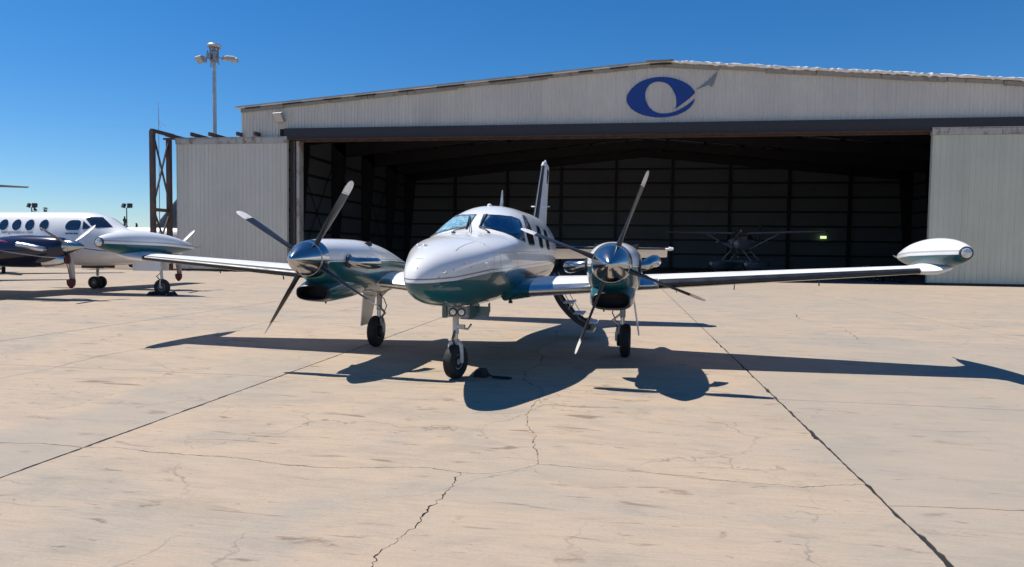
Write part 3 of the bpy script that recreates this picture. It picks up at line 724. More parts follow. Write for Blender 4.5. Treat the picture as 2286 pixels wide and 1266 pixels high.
PX0, PY0 = -34.85, 55.0
pole = thing('apron_light_mast', 'tall grey light mast with a lamp ring behind the hangar door', 'light mast', (PX0, PY0, 0), world_coords=True)
MB().lathe([(0, 0.26), (0.1, 0.26), (0.12, 0.22), (18.3, 0.14), (18.5, 0.14)], (PX0, PY0, 0), 'Z', 16).build('shaft', 'galvanised', pole, True)
MB().lathe([(18.6, 0.32), (18.62, 0.55), (18.78, 0.58), (18.9, 0.5), (18.98, 0.12)], (PX0, PY0, 0), 'Z', 20).build('top_dome', 'galvanised', pole, True)
cage = MB()
for k in range(10):
    a = 2 * PI * k / 10; cage.beam((PX0 + .30 * math.cos(a), PY0 + .30 * math.sin(a), 17.4), (PX0 + .36 * math.cos(a), PY0 + .36 * math.sin(a), 18.6), 0.05)
for z in (17.45, 17.9, 18.3): cage.lathe([(z, 0.33), (z, 0.37), (z + .06, 0.37), (z + .06, 0.33)], (PX0, PY0, 0), 'Z', 16)
cage.box(PX0 - .45, PX0 - .1, PY0 - .4, PY0 - .1, 17.6, 18.1); cage.box(PX0 + .12, PX0 + .4, PY0 - .42, PY0 - .15, 17.5, 18.2)
cage.build('winch_cage', 'grey_metal', pole)
for sx, cx, rz in ((-1, -1.25, R(-25)), (1, 1.6, R(30))):
    MB().beam((PX0 + sx * 0.3, PY0 - 0.1, 17.75), (PX0 + cx * 0.8, PY0 - 0.2, 17.6), 0.06).build('arm', 'galvanised', pole)
    floodlight_head(pole, (PX0 + cx, PY0 - 0.25, 17.55), rz, R(-50) if sx < 0 else R(25), 0.85, 0.62, 0.18)
for dx, dz, rz in ((-1.0, .12, R(-60)), (1.15, .05, R(65)), (1.85, -.10, R(10))):
    floodlight_head(pole, (PX0 + dx, PY0 - 0.05, 17.55 + dz), rz, R(-30), 0.6, 0.45, 0.15)
for dx, z0, z1_ in ((-.62, 17.3, 18.35), (-.2, 16.9, 17.5), (.55, 17.1, 18.0)): MB().beam((PX0 + dx, PY0 - .2, z0), (PX0 + dx * .8, PY0 - .2, z1_), 0.07).build('conduit', 'grey_metal', pole)
MB().tube([(PX0 + 0.35, PY0 - .3, 17.4), (PX0 + 0.3, PY0 - .25, 9)], 0.012, 5).build('hoist_cable', 'galvanised', pole)

an = thing('radio_antenna', 'thin whip antenna with drooping rods standing above the rusty steel frame', 'antenna', (-33.6, 46.0, 0), world_coords=True)
MB().tube([(-33.6, 46.0, 0), (-33.6, 46.0, 11.6)], [0.035, 0.02], 6).build('mast', 'galvanised', an)
for dx, dy in ((0.55, 0.1), (-0.12, 0.4), (0.2, -0.5)): MB().tube([(-33.6, 46.0, 10.75), (-33.6 + dx, 46.0 + dy, 10.3)], 0.012, 5).build('rod', 'galvanised', an)
MB().tube([(-33.6, 46.0, 11.6), (-33.6, 46.0, 12.1)], 0.012, 5).build('whip', 'galvanised', an)

def yard_light(x, y, h, label):
    t = thing('yard_light', label, 'street lamp', (x, y, 0), world_coords=True, group='far yard lights')
    MB().tube([(x, y, 0), (x, y, h - 0.9)], [0.16, 0.11], 8).build('shaft', 'dark_metal', t)
    MB().beam((x - 0.8, y, h - 0.95), (x + 0.8, y, h - 0.95), 0.1).build('cross_arm', 'dark_metal', t)
    for s_ in (-1, 1):
        b = MB().box(-0.55, 0.55, -0.2, 0.35, -0.5, 0.45); M = Matrix.Translation((x + s_ * 0.85, y, h - 0.35)) @ Matrix.Rotation(s_ * R(28), 4, 'Z') @ Matrix.Rotation(R(-20), 4, 'X')
        b.v = [tuple(M @ Vector(p)) for p in b.v]; b.build('lamp_head', 'dark_metal', t)
yard_light(-144.4, 150, 11.6, 'twin headed yard light rising behind the parked turboprop roof, leftmost of two')
yard_light(-118.3, 150, 11.6, 'twin headed yard light between the turboprop cockpit and the rusty frame')

def tree(x, y, h, w, label, seed, kind='conifer'):
    rt2 = random.Random(seed); t = thing('tree', label, 'tree', (x, y, 0), world_coords=True)
    tr = MB().tube([(x, y, 0), (x + .1, y, h * 0.5), (x, y, h * 0.95)], [0.22, 0.14, 0.03], 7)
    for k in range(9):
        a = rt2.uniform(0, 6.28); z = h * rt2.uniform(0.2, 0.85); L = w * 0.42 * (1 - z / h + .15)
        tr.tube([(x, y, z), (x + L * math.cos(a), y + L * math.sin(a), z + 0.25 * L)], [0.06, 0.02], 5)
    tr.build('trunk', 'bark', t)
    cr = MB()
    for k in range(650):
        z = h * (0.12 + 0.9 * rt2.random() ** 0.9); rad = w * 0.5 * (max(0.06, 1.05 - z / h)) ** (0.8 if kind == 'conifer' else 0.4) * (0.75 + 0.35 * math.sin(z * 3 + seed)); a = rt2.uniform(0, 6.28); rr_ = rad * math.sqrt(rt2.random())
        c = Vector((x + rr_ * math.cos(a), y + rr_ * math.sin(a), z)); s_ = rt2.uniform(0.12, 0.32)
        u = Vector((rt2.gauss(0, 1), rt2.gauss(0, 1), rt2.gauss(0, .6))).normalized() * s_; v = Vector((rt2.gauss(0, 1), rt2.gauss(0, 1), rt2.gauss(0, .8))).normalized() * s_
        cr.add([c - u, c + v, c + u, c - v * 0.7], [(0, 1, 2, 3)])
    cr.build('crown', 'leaf', t)
tree(-158.5, 200, 10.6, 4.4, 'small dark conifer beside the far yard light', 4)
tree(-155.8, 202, 8.6, 3.6, 'shorter bushy conifer just right of the small dark conifer', 6)
tree(-187.5, 196, 13.2, 4.2, 'treetop peeping over the white turboprop roof near its cockpit', 9, 'b')
tree(-183.6, 196, 13.1, 5.0, 'wider treetop over the white turboprop roof, right of its neighbour', 12, 'b')
#@@PLANES
# ================================================================== shared aircraft parts
def blade_mesh(secs, tip_r, red=None):
    """feathered propeller blade along +Z, rotating about Y. secs: (r, chord, thick, pitch deg from disc plane)"""
    rings = []; N = 14; idx = []
    for r, c, t, b in secs:
        cb, sb = math.cos(R(b)), math.sin(R(b)); ring = []
        for j in range(N):
            a = 2 * PI * j / N; u = c * 0.5 * math.cos(a) + c * 0.08; v = t * 0.5 * math.sin(a)
            ring.append((u * cb - v * sb, u * sb + v * cb, r))
        rings.append(ring)
    mb = MB(); mb.loft(rings); n = len(secs) - 1
    for i in range(n):
        zc = (secs[i][0] + secs[i + 1][0]) / 2; mi = 0
        if zc > tip_r: mi = 1
        if red and red[0] < zc < red[1]: mi = 2
        for j in range(N): mb.m[i * N + j] = mi
    mb.m[-1] = 1
    return mb
def propeller(parent, c, Rp, n, phase, secs, tip_r, mats, spin_prof, spin_mat='chrome', red=None, hub_r=0.2):
    """c hub centre, discs face -Y. phase clockwise from straight up as seen from ahead"""
    c = Vector(c)
    hub = MB().lathe([(-0.05, hub_r * 0.98), (0.11, hub_r * 0.98), (0.12, hub_r * 0.7)], c, 'Y', 28).build('propeller', 'steel', parent, True)
    MB().lathe(spin_prof, c, 'Y', 40).build('spinner', spin_mat, hub, True, 50)
    me = None
    for k in range(n):
        a = phase + 2 * PI * k / n
        if me is None:
            o = blade_mesh(secs, tip_r, red).build('blade', mats, hub, True, 60); me = o.data
        else: o = bpy.data.objects.new('blade', me); link(o, hub)
        o.location = c; o.rotation_euler = (0, a, 0)
    return hub
def wheel(parent, c, r, w, rimr, rz=0.0, name='tyre', both=True):
    """tyre + rim + hub turning about X"""
    c = Vector(c); M = Matrix.Translation(c) @ Matrix.Rotation(rz, 4, 'Z'); h = w / 2
    prof = [(-h * .62, rimr), (-h * .9, rimr * 1.1), (-h, (rimr + r) * .5), (-h * .93, r * .86), (-h * .68, r * .965), (-h * .35, r * .995)]
    prof += [(-h * .30, r * .985), (-h * .24, r * .985), (-h * .20, r)]
    prof = prof + [(-o, q) for o, q in prof[::-1]]
    a = MB(); a.lathe(prof, (0, 0, 0), 'X', 36); a.v = [tuple(M @ Vector(p)) for p in a.v]; t = a.build(name, 'tyre', parent, True, 30)
    b = MB(); rp = [(-h * .60, rimr * .99), (-h * .64, rimr * .86), (-h * .30, rimr * .74), (-h * .34, rimr * .42), (-h * .62, rimr * .36), (-h * .66, rimr * .15)]
    b.lathe(rp + [(-o, q) for o, q in rp[::-1]], (0, 0, 0), 'X', 24)
    for k in range(8):
        an = 2 * PI * k / 8
        for s_ in (-1, 1): b.lathe([(s_ * h * .30, rimr * .07), (s_ * h * .46, rimr * .06)], (0, rimr * .58 * math.cos(an), rimr * .58 * math.sin(an)), 'X', 6)
    b.v = [tuple(M @ Vector(p)) for p in b.v]; b.build('rim', 'strut_white', t, True, 30)
    return t

# ================================================================== MAIN AIRCRAFT (local: X to photo right, Y to tail, Z up; origin between main wheels)
PSI = -0.0304
AC = thing('twin_turboprop', 'white and teal twin turboprop with wing tip tanks parked nose-on in front of the hangar', 'airplane', (-2.025, 11.095, 0), PSI)
FST = [  # Y, half width, z bottom, z widest, z top, n top, n bottom
    (-4.125, .012, 1.30, 1.315, 1.33, 2.0, 2.0), (-4.095, .078, 1.225, 1.32, 1.42, 2.0, 2.0), (-4.02, .147, 1.165, 1.335, 1.50, 2.1, 2.05), (-3.88, .208, 1.11, 1.365, 1.572, 2.15, 2.15),
    (-3.6, .302, 1.045, 1.405, 1.652, 2.2, 2.25), (-3.2, .425, .990, 1.48, 1.733, 2.2, 2.35), (-2.8, .535, .955, 1.56, 1.795, 2.2, 2.45), (-2.4, .615, .935, 1.63, 1.842, 2.2, 2.55),
    (-2.0, .660, .925, 1.685, 1.880, 2.2, 2.6), (-1.78, .672, .922, 1.70, 1.912, 2.2, 2.6), (-1.6, .678, .92, 1.705, 1.985, 2.2, 2.6), (-1.42, .682, .92, 1.705, 2.085, 2.2, 2.6), (-1.2, .686, .92, 1.705, 2.19, 2.2, 2.6),
    (-0.95, .690, .92, 1.70, 2.275, 2.2, 2.6), (-0.65, .692, .92, 1.70, 2.335, 2.2, 2.6), (-0.2, .693, .92, 1.70, 2.362, 2.25, 2.6), (0.6, .693, .92, 1.70, 2.368, 2.25, 2.6), (1.5, .688, .93, 1.70, 2.362, 2.25, 2.6),
    (2.3, .655, .985, 1.55, 2.34, 2.3, 2.3), (3.2, .565, 1.10, 1.60, 2.29, 2.2, 2.2), (4.2, .42, 1.27, 1.68, 2.21, 2.1, 2.1), (5.2, .26, 1.46, 1.76, 2.10, 2, 2), (6.0, .12, 1.64, 1.80, 1.98, 2, 2), (6.35, .03, 1.76, 1.80, 1.86, 2, 2)]
fus = MB(); fus.loft([se_ring(*r) for r in interp_stations(FST, 0.09)])
fus = fus.build('fuselage', 'fus_paint', AC, True, 60)
BF = bvh_of(fus)
front = lambda u, v: ((u, -6.0, v), (0, 1, 0))
side = lambda sgn: (lambda u, v: ((sgn * 3.0, u, v), (-sgn, 0, 0)))
# windscreen and side windows: outlines laid on the cockpit skin, then mirrored to the other side
def cam_ray(px, py, loc, rz):
    M = Matrix.Rotation(-rz, 3, 'Z'); d = fw + rr * ((px - 1143) / FPX) + uu * ((633 - py) / FPX)
    return M @ (Vector((0, 0, CAM_H)) - Vector(loc)), (M @ d).normalized()
AL = (-2.025, 11.095, 0)
def crop1(u, v): return cam_ray(860 + u / 5.064, 350 + v / 5.064, AL, PSI)
def both_sides(poly, off, s1, rings, name, mat, parent, bv, ray, d):
    for s in (1, -1):
        mb = surf_patch(bv, poly, ray, off, 0.0, s1, rings, d)
        if s < 0: mb.v = [(-x, y, z) for x, y, z in mb.v]
        mb.build(name, mat, parent, True)
WS1 = [(1118, 655), (1300, 663), (1430, 680), (1518, 712), (1555, 830), (1580, 965), (1500, 928), (1420, 888), (1340, 856), (1200, 818), (1066, 802), (1088, 730)]
SS1 = [(1122, 664), (1300, 672), (1430, 690), (1508, 722), (1542, 852), (1480, 868), (1420, 874), (1340, 843), (1200, 806), (1082, 790), (1096, 730)]
WW = [round_poly(q, 18, 3) for q in ([(1552, 672), (1592, 690), (1642, 800), (1688, 988), (1625, 985), (1604, 900), (1582, 770)], [(1704, 785), (1740, 802), (1766, 900), (1784, 1030), (1748, 1014), (1728, 900)], [(1786, 825), (1814, 842), (1840, 930), (1858, 1048), (1828, 1036), (1808, 930)])]
both_sides(WS1, 0.003, 1.03, 7, 'windscreen_seal', 'seal', fus, BF, crop1, 18)
both_sides(SS1, 0.006, 0.99, 9, 'sunshade', 'foil', fus, BF, crop1, 18)
both_sides(WS1, 0.012, 1.0, 9, 'windscreen_pane', 'pane', fus, BF, crop1, 18)
for q in WW:
    both_sides(q, 0.003, 1.12, 4, 'window_seal', 'seal', fus, BF, crop1, 12); both_sides(q, 0.008, 1.0, 4, 'cabin_window', 'glass_dark', fus, BF, crop1, 12)
def onf(u, v, o=0.018):
    og, d = crop1(u, v); h = BF.ray_cast(og, d); return h[0] + h[1] * o
for pts, bl in (([(772, 858), (790, 842), (915, 820)], [(915, 822), (938, 760), (958, 684)]), ([(1172, 860), (1130, 832), (1066, 806)], [(1066, 804), (1100, 740), (1150, 662)])):
    wp = MB().tube([onf(*q) for q in pts], 0.008, 6).build('wiper', 'boot_black', fus, True)
    MB().tube([onf(*q) for q in bl], 0.012, 6).build('wiper_blade', 'boot_black', wp, True)
MB().tube([onf(955, 868), onf(957, 780, .03), onf(958, 690, .03)], 0.006, 6).build('ice_probe', 'boot_black', fus, True)
for u, v in ((1170, 862), (772, 860)): MB().beam(onf(u - 12, v, .01), onf(u + 12, v + 4, .01), .03, .02).build('wiper_arm_base', 'boot_black', fus)
# seams of the nose: radome joint and hatch outline
def seam_ring(Y, off=0.0015, w=0.006, a0=-80, a1=260, n=60):
    rings = []
    for k in range(n + 1):
        a = R(a0 + (a1 - a0) * k / n); d = Vector((-math.cos(a), 0, -math.sin(a))); pts = []
        for yy in (Y - w / 2, Y + w / 2):
            h = BF.ray_cast(Vector((0, yy, 1.4)) - d * 3, d); pts.append(h[0] + h[1] * off)
        rings.append(pts)
    mb = MB(); v = [p for r_ in rings for p in r_]; mb.add(v, [(2 * i, 2 * i + 1, 2 * i + 3, 2 * i + 2) for i in range(n)]); return mb
seam_ring(-2.74).build('panel_seam', 'seam', fus); seam_ring(-1.98, a0=-60, a1=80).build('panel_seam', 'seam', fus)
def seam_line(pts, w=.005, mat='seam', off=.002):
    P = []
    for a_, b_ in zip(pts, pts[1:]):
        n = max(2, int(math.hypot(b_[0] - a_[0], b_[1] - a_[1]) / 14)); P += [(a_[0] + (b_[0] - a_[0]) * k / n, a_[1] + (b_[1] - a_[1]) * k / n) for k in range(n)]
    P.append(pts[-1]); rows = []; hits = []
    for u, v in P:
        og, d = cam_ray(900 + u / 5.276, 450 + v / 5.276, AL, PSI); h = BF.ray_cast(og, d)
        if h[0] is not None: hits.append((h[0], h[1]))
    for i, (q, n) in enumerate(hits):
        t = (hits[min(i + 1, len(hits) - 1)][0] - hits[max(i - 1, 0)][0]); x = t.cross(n).normalized() * (w / 2); rows += [q + n * off - x, q + n * off + x]
    MB().add(rows, [(2 * i, 2 * i + 1, 2 * i + 3, 2 * i + 2) for i in range(len(hits) - 1)]).build('panel_seam', mat, fus)
for L_ in ([(620, 580), (660, 545), (740, 505), (840, 476)], [(560, 384), (700, 378), (880, 386), (1060, 392), (1200, 410)], [(1120, 606), (1260, 598), (1420, 588), (1600, 592)], [(1345, 582), (1346, 690), (1344, 792)], [(1140, 622), (1150, 720), (1160, 820)], [(150, 672), (240, 676)]): seam_line(L_)
for u, v in ((165, 780), (600, 805), (512, 845), (425, 895), (720, 735), (800, 775), (955, 505), (1345, 505), (885, 405)):
    og, d = cam_ray(900 + u / 5.276, 450 + v / 5.276, AL, PSI); h = BF.ray_cast(og, d)
    q = MB().lathe([(-.002, .010), (.004, .009), (.006, .004)], (0, 0, 0), 'Z', 10); Mx = h[1].to_track_quat('Z', 'Y').to_matrix().to_4x4(); Mx.translation = h[0]
    q.v = [tuple(Mx @ Vector(x_)) for x_ in q.v]; q.build('fastener', 'steel', fus, True)
# small fittings on the fuselage
MB().lathe([(0, .036), (.018, .036), (.032, .026), (.038, .006)], (0, -.62, 2.335), 'Z', 14).build('beacon', 'white_paint', fus, True)
mb = MB().loft([[(-.012, .22, 2.355), (0, .12, 2.355), (.012, .22, 2.355), (0, .42, 2.355)], [(-.006, .32, 2.66), (0, .29, 2.66), (.006, .32, 2.66), (0, .38, 2.66)]]); mb.build('blade_antenna', 'white_paint', fus)
for k, (y, z) in enumerate(((-3.30, 1.80), (-3.1, 1.80))):
    h = BF.ray_cast(Vector((-3, y, 1.70)), Vector((1, 0, 0)))[0]; MB().beam(h + Vector((.02, 0, 0)), h + Vector((-.018, -.03, .015)), 0.04, 0.02).build('pitot_fairing', 'white_paint', fus)
for x, y, z, l in ((.30, -1.9, .935, .12), (.02, -1.75, .92, .16)): MB().beam((x, y, z), (x, y + .03, z - l), 0.015, 0.06, upv=(0, 1, 0)).build('belly_antenna', 'boot_black', fus)
MB().lathe([(0, .03), (.03, .03), (.05, .01)], (.48, -1.3, .90), 'Z', 8).build('drain', 'boot_black', fus)
# ---- fin
def fin_ring(z, y0, c, t, x=0): return [(v * c, y0 + u * c, z) for u, v in airfoil(t, 10, 0)]
FIN = [(2.12, 3.25, 2.35, .07), (2.36, 3.78, 1.85, .085), (2.9, 4.22, 1.55, .09), (3.62, 4.82, 1.12, .09), (3.68, 4.90, 1.0, .06)]
fin = MB().loft([fin_ring(*q) for q in FIN[:4]]).build('fin', 'white_paint', AC, True)
MB().loft([fin_ring(3.625, 4.80, 1.15, .10), fin_ring(3.72, 4.93, .98, .08), fin_ring(3.75, 5.1, .6, .05)]).build('fin_cap', 'white_paint', fin, True)
bt = []
for z, y0, c, t in FIN[1:4]:
    pts = [(v * c * 1.05, y0 + u * c - .004, z) for u, v in airfoil(t, 24, 0) if u < .12]; bt.append(pts)
MB().loft(bt).build('deice_boot', 'boot_black', fin, True)
MB().loft([fin_ring(3.25, 4.9, .85, .125), fin_ring(3.60, 5.12, .80, .125)]).build('fin_flash', 'teal_paint', fin, True)
MB().loft([[(x, 4.62 + a, 2.668 + b) for a, b in ((-.03, 0), (0, .012), (.08, 0), (0, -.012))] for x in (-.21, .21)]).build('nav_antenna', 'white_paint', fin)
MB().lathe([(0, .03), (.03, .03), (.06, .01)], (0, 5.3, 3.745), 'Z', 10).build('fin_beacon', 'white_paint', fin, True)
# ---- tailplane halves with drooping elevators
for s in (-1, 1):
    TS = [(s * .10, 4.55, 1.735, .80, .11), (s * 2.90, 4.95, 1.735, .50, .10)]
    tp = MB().loft(wing_rings(TS, 10, 0)).build('tailplane', 'white_paint', AC, True)
    MB().loft(le_strip([lerp(TS[0], TS[1], .08), lerp(TS[0], TS[1], .97)], .10, .08, .004, 30, 0)).build('deice_boot', 'boot_black', tp)
    el = []
    for x, y0, z, c in ((s * .22, 5.33, 1.735, .62), (s * 2.88, 5.43, 1.735, .44)):
        dr = R(26); el.append([(x, y0 + (u * c) * math.cos(dr) + v * c * math.sin(dr), z - (u * c) * math.sin(dr) + v * c * math.cos(dr)) for u, v in airfoil(.12, 10, 0)])
    MB().loft(el).build('elevator', 'white_paint', tp, True)
    MB().loft([[(s * 2.90, 5.0 + u * .46, 1.742 + v * .6) for u, v in airfoil(.16, 8, 0)], [(s * 3.0, 5.06 + u * .34, 1.742 + v * .5) for u, v in airfoil(.12, 8, 0)]]).build('elevator_horn', 'white_paint', tp, True)
# ---- wings
for s in (-1, 1):
    def zl(x): return 1.005 + 0.0715 * x
    WS = [(s * .45, -1.48, zl(.45) + .02, 2.75, .105), (s * .75, -1.38, zl(.75) + .02, 2.62, .105), (s * 1.45, -1.10, zl(1.45) + .01, 2.25, .11), (s * 2.25, -.87, zl(2.25), 1.84, .12), (s * 6.18, -.575, zl(6.18), .98, .115)]
    wing = MB().loft(wing_rings(WS, 16)).build('wing', 'white_paint', AC, True)
    ck = lambda a: sec_at(WS, s * a)
    fil = [(s * .40, -1.62, zl(.45) + .03, 3.0, .135), (s * .62, -1.50, zl(.62) + .025, 2.8, .118), (s * .757, -1.395, zl(.757) + .02, 2.65, .110)]
    MB().loft(wing_rings(fil, 16)).build('wing_root_fillet', 'teal_paint', wing, True)
    MB().loft(le_strip([ck(.76), ck(1.2), ck(1.62)], .040, .030, .006)).build('leading_edge_cover', 'brushed', wing, True, 50)
    MB().loft(le_strip([ck(2.24), ck(2.56)], .085, .06, .006)).build('leading_edge_cover', 'brushed', wing, True, 50)
    MB().loft(le_strip([ck(2.57), ck(4.2), ck(6.12)], .055, .035, .008)).build('deice_boot', 'boot_black', wing, True, 50)
    # aileron / flap gap strips on the upper skin
    for x0, x1 in ((2.5, 4.2), (4.25, 6.0)):
        a, b = ck(x0), ck(x1); rows = []
        for q in (a, b):
            x, y, z, c, t = q
            for u in (.745, .752):
                yy = 5 * t * (0.2969 * math.sqrt(u) - 0.126 * u - 0.3516 * u * u + 0.2843 * u ** 3 - 0.1036 * u ** 4) + .02 * (1 - (2 * u - 1) ** 2); rows.append((x, y + u * c, z + yy * c + .003))
        MB().add(rows, [(0, 1, 3, 2)]).build('hinge_gap', 'seam', wing)
    for x in (2.85, 3.7, 4.9): MB().beam((s * x, -.2, zl(x) - .05), (s * x, -.17, zl(x) - .16), .012, .02).build('vent_mast', 'boot_black', wing)
    # tip fairing and tank
    FR = [(s * 6.15, -.585, zl(6.15), 1.0, .13), (s * 6.26, -.62, zl(6.26) + .0, 1.1, .14), (s * 6.36, -.72, zl(6.36) + .015, 1.3, .14), (s * 6.46, -.76, zl(6.46) + .045, 1.3, .11)]
    MB().loft(wing_rings(FR, 12)).build('tip_fairing', 'white_paint', wing, True)
    TK = [(-1.172, .068, 1.704), (-1.165, .082, 1.704), (-1.10, .110, 1.702), (-.95, .150, 1.70), (-.65, .195, 1.697), (-.25, .216, 1.692), (.15, .207, 1.682), (.55, .172, 1.668), (.95, .105, 1.65), (1.20, .045, 1.638), (1.26, .01, 1.634)]
    tank = MB().loft([[(s * 6.44 + r_ * math.cos(2 * PI * j / 28), y, zc + r_ * 1.02 * math.sin(2 * PI * j / 28)) for j in range(28)] for y, r_, zc in [tuple(q) for q in interp_stations(TK, .06)]]).build('tip_tank', 'tank_paint', AC, True, 60)
    MB().lathe([(.0, .068), (-.010, .064), (-.020, .045), (-.024, .012)], (s * 6.44, -1.171, 1.703), 'Y', 24).build('landing_light', 'lens_glass', tank, True, 60)
    MB().lathe([(0.006, .088), (-.006, .084), (-.011, .077), (-.008, .066)], (s * 6.44, -1.165, 1.703), 'Y', 24, caps=False).build('lens_rim', 'seal', tank, True)
    MB().tube([(s * 6.44, 1.2, 1.636), (s * 6.44, 1.42, 1.64), (s * 6.44, 1.5, 1.66)], [.02, .012, .006], 6).build('static_wick', 'steel', tank, True)
# ---- engine nacelles
NST = [(-2.53, .252, 1.262, 1.515, 1.765, 2, 2), (-2.42, .290, 1.19, 1.505, 1.776, 2.1, 2.1), (-2.2, .330, 1.10, 1.48, 1.785, 2.2, 2.3), (-1.8, .362, 1.035, 1.455, 1.790, 2.25, 2.4), (-1.3, .372, .99, 1.435, 1.787, 2.3, 2.4), (-.8, .362, .96, 1.42, 1.752, 2.25, 2.4),
       (-.3, .330, .945, 1.395, 1.675, 2.2, 2.3), (.3, .26, .96, 1.36, 1.545, 2.1, 2.2), (.9, .15, 1.06, 1.32, 1.42, 2, 2), (1.35, .03, 1.24, 1.30, 1.34, 2, 2)]
BLADE = [(.17, .085, .075, 92), (.24, .085, .07, 92), (.32, .105, .055, 90), (.42, .140, .042, 88), (.55, .168, .033, 85), (.70, .178, .026, 82), (.86, .172, .021, 79), (.985, .160, .018, 77), (.99, .160, .018, 77), (1.005, .159, .017, 77), (1.01, .158, .017, 77), (1.09, .145, .014, 75), (1.145, .118, .011, 74.5), (1.172, .075, .008, 74), (1.182, .03, .005, 74)]
SPIN = [(-.44, .004), (-.435, .02), (-.40, .055), (-.33, .105), (-.22, .165), (-.10, .212), (.02, .240), (.10, .252), (.128, .253), (.130, .235)]
for s, phase in ((-1, R(31.5)), (1, R(20.5))):
    cx = s * 1.969
    nac = MB().loft([se_ring(*r, cx=cx, N=36) for r in interp_stations(NST, .09)]).build('engine_nacelle', 'nac_paint', AC, True, 60)
    # chin intake: outer scoop, rubber lip, dark duct
    SCO = [(-2.50, .232, .955, 1.06, 1.165), (-2.40, .262, .93, 1.06, 1.21), (-2.1, .285, .925, 1.10, 1.28), (-1.6, .28, .94, 1.16, 1.32), (-1.1, .22, .99, 1.2, 1.32)]
    rg_ = lambda q: se_ring(*q, nt_=3.0, nb=2.7, cx=cx, N=32)
    MB().loft([rg_(q) for q in interp_stations(SCO, .08)], cap0=False).build('intake_scoop', 'nac_paint', nac, True, 60)
    MB().loft([rg_((-2.495, .238, .949, 1.06, 1.171)), rg_((-2.535, .232, .955, 1.06, 1.165)), rg_((-2.545, .218, .968, 1.06, 1.152)), rg_((-2.52, .206, .98, 1.06, 1.14)), rg_((-2.30, .198, .985, 1.06, 1.135))], False, False).build('intake_lip', 'boot_black', nac, True, 60)
    MB().loft([rg_((-2.29, .199, .984, 1.06, 1.136)), rg_((-2.285, .10, 1.02, 1.06, 1.10))]).build('intake_duct', 'dark_void', nac)
    # exhaust stacks
    for e in (-1, 1):
        inb = (e != s); k1, ze = (1.0, 1.45) if inb else (0.88, 1.545)
        P = [(cx + e * .26, -2.13, 1.485), (cx + e * .36, -2.13, 1.483), (cx + e * .44 * (k1 * .5 + .5), -2.10, 1.475 + (ze - 1.475) * .3), (cx + e * .50 * k1, -2.04, 1.475 + (ze - 1.475) * .6), (cx + e * .55 * k1, -1.96, 1.475 + (ze - 1.475) * .85), (cx + e * .58 * k1, -1.88, ze), (cx + e * .60 * k1, -1.79, ze)]
        st_ = MB().tube(P, [.060, .062, .068, .074, .078, .080, .081], 18, caps=False, flat=1.0).build('exhaust_stack', 'chrome', nac, True, 60)
        MB().tube([(P[-1][0], -1.80, ze), (P[-1][0] - e * .004, -1.86, ze)], [.077, .070], 14).build('exhaust_bore', 'dark_void', st_)
        MB().lathe([(-.008, .095), (.010, .092)], (cx + e * .345, -2.13, 1.483), 'X', 20).build('exhaust_flange', 'dark_metal', st_)
    bn = bvh_of(nac)
    for yy in (-1.55, -.75):
        rows = []
        for k in range(41):
            a = R(-200 + 220 * k / 40); d = Vector((-math.cos(a), 0, -math.sin(a)))
            for y2 in (yy - .003, yy + .003):
                h = bn.ray_cast(Vector((cx, y2, 1.42)) - d * 2, d); rows.append(h[0] + h[1] * .0015)
        MB().add(rows, [(2 * i, 2 * i + 1, 2 * i + 3, 2 * i + 2) for i in range(40)]).build('panel_seam', 'seam', nac)
    for e in (-1, 1): MB().beam((cx + e * .20, -1.32, 1.70), (cx + e * .30, -1.24, 1.735), .025, .07).build('cowl_scoop', 'boot_black', nac)
    MB().beam((cx - .12, -1.9, .93), (cx - .12, -1.89, .87), .02, .02).build('drain_mast', 'boot_black', nac)
    MB().beam((cx + s * .33, -1.5, 1.40), (cx + s * .36, -1.45, 1.33), .03, .05).build('cowl_latch', 'chrome', nac)
    propeller(AC, (cx, -2.665, 1.515), 1.18, 4, phase, BLADE, .988, ['blade_black', 'blade_tip', 'blade_red'], SPIN, 'chrome', red=(1.004, 1.011), hub_r=.235)
# ---- landing gear
ng = MB().tube([(0, -2.50, .98), (0, -2.50, .58)], [.042, .040], 14).build('nose_gear', 'strut_white', AC, True)
MB().tube([(0, -2.50, .60), (0, -2.505, .42)], [.030, .030], 14).build('oleo', 'chrome', ng, True)
ST = R(-17)
def rot(p): x, y = p[0], p[1] + 2.5; return (x * math.cos(ST) - y * math.sin(ST), -2.5 + x * math.sin(ST) + y * math.cos(ST), p[2])
fk = MB()
for e in (-1, 1): fk.tube([rot((e * .02, -2.50, .50)), rot((e * .082, -2.50, .44)), rot((e * .092, -2.495, .33)), rot((e * .090, -2.49, .215))], [.026, .028, .024, .026], 10)
fk.tube([rot((-.07, -2.5, .465)), rot((.07, -2.5, .465))], .03, 10); fk.tube([rot((-.10, -2.49, .222)), rot((.10, -2.49, .222))], .018, 10)
fk.build('fork', 'strut_white', ng, True)
wheel(ng, (0, -2.49, .222), .222, .15, .105, ST)
lk = MB().beam((.0, -2.54, .62), (.0, -2.64, .53), .03, .02); lk.beam((.0, -2.64, .53), (.0, -2.53, .44), .03, .02); lk.tube([(.03, -2.5, .66), (.15, -2.46, .64), (.18, -2.4, .70)], .014, 6); lk.box(.02, .12, -2.53, -2.47, .655, .70)
lk.build('torque_link', 'steel', ng)
lb = MB().box(-.045, .205, -2.72, -2.60, .815, .945).build('light_housing', 'grey_metal', ng)
for x in (.025, .135):
    MB().lathe([(-.002, .052), (-.016, .052), (-.016, .043), (-.006, .040)], (x, -2.72, .880), 'Y', 20, caps=False).build('lamp_rim', 'boot_black', lb, True)
    MB().lathe([(-.005, .042), (-.012, .036), (-.016, .016)], (x, -2.72, .880), 'Y', 20).build('landing_light', 'lens_glass', lb, True)
